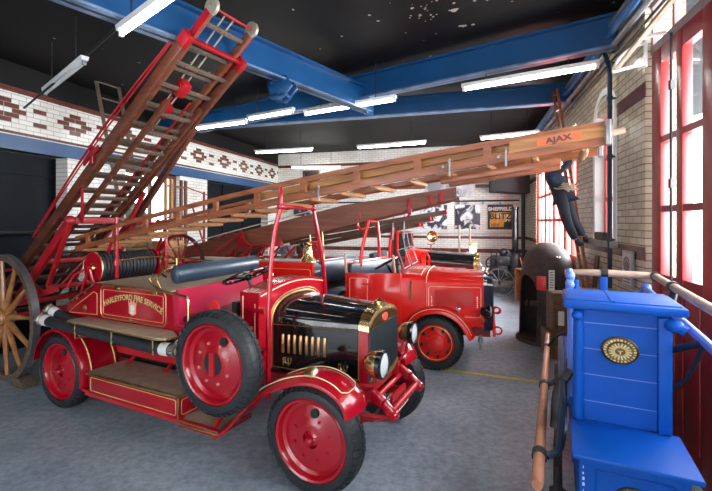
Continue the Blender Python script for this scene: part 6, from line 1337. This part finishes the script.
# left timber handle with its irons
k=MB(); k.tube([(-0.195,-0.60,0.80),(-0.195,-0.57,0.80),(-0.195,2.45,0.80)],0.031,14,radii=[0.026,0.031,0.027]); k.build('left_handle',COPP,bp_)
def iron(pts,nm='handle_iron',r=0.014,m=BLKM,sx=1.8,n=18):
    k=MB(); k.tube(bez(pts,n),r,8,sx=sx); return k.build(nm,m,bp_)
for v in (-0.30,0.80,1.9):
    k=MB(); k.lathe([(0.033,-0.03),(0.040,-0.028),(0.040,0.028),(0.033,0.03)],(-0.195,v,0.80),(0,1,0),16,closed=True); k.build('handle_collar',BLKM,bp_)
iron([(-0.16,-0.30,0.80),(-0.09,-0.22,0.83),(-0.07,0.05,0.98),(-0.07,0.6,1.05),(-0.07,1.2,1.10)],m=mat('blue_black_iron',(0.02,0.04,0.09),0.3,0.5))
iron([(-0.19,0.80,0.80),(-0.12,0.82,0.84),(-0.02,0.9,1.0),(0.05,1.0,1.1)])
iron([(-0.12,0.25,0.72),(-0.10,0.3,0.95),(-0.02,0.34,1.10)],sx=2.2)
iron([(-0.19,1.9,0.80),(-0.1,1.8,0.95),(0.05,1.4,1.15)])
k=MB(); k.beam((-0.10,-0.55,0.58),(-0.10,1.9,0.60),0.03,0.05,bev=0.005); k.beam((-0.105,-0.5,0.55),(0.02,-0.38,0.55),0.03,0.03); k.beam((-0.105,1.2,0.6),(0.02,1.2,0.6),0.03,0.03); k.build('side_iron',BLKM,bp_)
# rocking frame and raised right handle
iron([(0.05,1.25,1.0),(0.05,1.28,1.35),(0.05,1.30,1.60)],'rocker_post',0.02,BLUE,1.2)
k=MB(); k.beam((0.26,1.30,1.05),(0.26,1.31,1.64),0.06,0.045,bev=0.008); k.beam((W_,1.30,0.88),(W_,1.30,1.50),0.05,0.05,bev=0.008); k.beam((0.05,1.30,1.05),(W_,1.30,1.05),0.04,0.04); k.box(0.02,W_,1.2,1.4,0.88,1.06,bev=0.01); k.build('rocker_frame',BLUE,bp_)
k=MB(); k.tube([(-0.04,1.32,1.665),(-0.03,1.32,1.665),(0.30,1.32,1.67),(0.64,1.32,1.665)],0.03,12,radii=[0.018,0.023,0.032,0.028]); k.build('cross_handle',ASH,bp_)
k=MB(); k.tube([(0.63,1.36,1.665),(0.63,0.0,1.655),(0.63,-1.1,1.65)],0.028,12); k.build('right_handle',ASH,bp_)
for p,ax in (((0.27,1.32,1.67),(1,0,0)),((0.63,1.30,1.665),(0,1,0)),((0.63,0.72,1.66),(0,1,0)),((0.63,-0.25,1.655),(0,1,0))):
    k=MB(); k.lathe([(0.030,-0.025),(0.039,-0.024),(0.039,0.024),(0.030,0.025)],p,ax,16,closed=True); k.build('handle_collar',BLKM,bp_)
k=MB(); k.tube([(0.56,1.25,1.56),(0.60,0.2,1.49),(0.62,-0.75,1.44)],0.026,10); k.sph((0.56,1.27,1.57),0.04,10); k.build('rocker_arm',BLUEL,bp_)
iron([(0.63,0.70,1.64),(0.60,0.64,1.54),(0.59,0.6,1.50)]); iron([(0.63,-0.27,1.63),(0.61,-0.30,1.52),(0.61,-0.32,1.47)]); iron([(0.40,1.30,1.45),(0.50,1.28,1.52),(0.56,1.25,1.56)],m=BLUEL)
k=MB(); k.tube([(W_+0.02,0.15,1.35),(0.60,-0.05,1.47)],0.02,8); k.tube([(W_,0.30,1.0),(W_+0.12,0.15,1.2),(0.60,-0.05,1.45)],0.012,6); k.build('stay_iron',BLKM,bp_)
k=MB(); k.tube(bez([(-0.02,0.46,1.60),(-0.03,0.46,1.68),(-0.01,0.47,1.72),(-0.03,0.47,1.78)],9),0.022,8,radii=[0.03,0.02,0.025,0.018,0.018,0.022,0.024,0.02,0.022,0.026][:10] if False else None); k.sph((-0.02,0.46,1.735),0.034,10); k.sph((-0.02,0.46,1.67),0.030,10); k.tube([(-0.02,0.46,1.60),(-0.02,0.44,0.87)],0.018,8); k.build('outlet_post',BLUEL,bp_)
# ================================================================ ODDS AND ENDS, LEFT BACKGROUND
k=MB(); k.box(-0.45,0.45,-0.25,0.25,0,1.75,bev=0.01); 
for x in (-0.15,0.15): k.box(x-0.005,x+0.005,-0.256,-0.25,0.05,1.7)
o=k.build('plywood_cupboard',mat('golden_plywood',(0.60,0.32,0.10),0.5,var=0.25,scale=4)); p=at(151,250,7.9); o.location=(p.x+0.1,p.y,0); o.rotation_euler=(0,0,-TB); tag(o,'golden plywood cupboard behind the hose reel of the crimson engine','cupboard')
t=thing('timber_rack','tall timber rack of light posts standing before the left wall window','rack',(at(176,250,8.6).x,8.6,0),RZL)
for u,m in ((-0.30,WOODY),(-0.14,WOODY),(0.16,WOODD),(0.30,WOODD)): k=MB(); k.beam((u,0,0),(u,0,3.0),0.05,0.06,up=(1,0,0),bev=0.004); k.build('post',m,t)
k=MB()
for z in (0.6,1.4,2.2,2.85): k.beam((-0.32,0,z),(0.32,0,z),0.04,0.04)
k.build('cross_rail',WOODD,t)
k=MB(); 
k.tube([at(186,185,9.0),at(186,258,9.0)],0.03,8); k.tube([at(186,187,9.0),at(207,195,9.6)],0.014,6); k.tube([at(192,205,9.0),at(208,258,9.6)],0.02,8); k.tube([at(204,192,9.6),at(204,262,9.6)],0.03,8); k.tube([at(186,215,9.0),at(204,220,9.6)],0.02,6); k.tube([at(186,258,9.0),Vector((at(186,258,9.0).x,9.0,0))],0.03,8); k.tube([at(204,262,9.6),Vector((at(204,262,9.6).x,9.6,0))],0.03,8)
tag(k.build('red_iron_frame',mat('dark_red_iron',(0.22,0.012,0.018),0.45)),'dark red iron tube frame before the white brick pier on the left','frame')
for i in range(3):
    k=MB(); a=wallL(6.5,0.22); b=wallL(7.25,0.22); z=(1.38,1.95,2.4)[i]
    if i==2: continue
    k.tube([Vector((a.x-0.4,a.y-1.0,z)),Vector((b.x,b.y,z))],0.03 if i else 0.022,8); 
    for q in (a,b): k.tube([Vector((q.x,q.y,z)),Vector((q.x-0.30,q.y,z))],0.014,6)
    tag(k.build('barrier_rail',REDE if i==0 else BLKM),('red' if i==0 else 'dark grey')+' horizontal rail across the dark doorway at far left','rail')
t=thing('hose_cart','low cart of red iron struts behind the crimson engine','cart',(at(236,250,8.4).x,8.85,0),-TB)
for u in (-0.9,0.9):
    for v in (0,0.9): spoked(t,'cart_wheel',u,v,0.42,0.42,10,REDE,REDE,REDE,rim_h=0.04,rim_w=0.05,sr0=0.014,tyre_m=BLKM)
k=MB(); k.tube([(-0.9,0,0.42),(-0.9,0.9,0.42)],0.025,8); k.tube([(0.9,0,0.42),(0.9,0.9,0.42)],0.025,8); k.box(-1.2,1.2,0.15,0.25,0.5,0.6); k.box(-1.2,1.2,0.65,0.75,0.5,0.6); k.box(-0.95,-0.85,0.15,0.75,0.4,0.52); k.box(0.85,0.95,0.15,0.75,0.4,0.52); k.build('cart_frame',REDE,t)
k=MB(); 
for i in range(4): k.tube([(-0.9+i*0.5,0.2,0.6),(-0.5+i*0.5,0.2,1.25)],0.02,6); k.tube([(-0.4+i*0.5,0.7,0.6),(-0.8+i*0.5,0.7,1.25)],0.02,6)
k.box(-1.1,1.2,0.18,0.22,1.22,1.26); k.box(-1.1,1.2,0.68,0.72,1.22,1.26); k.build('strut_rack',REDE,t,split=False)
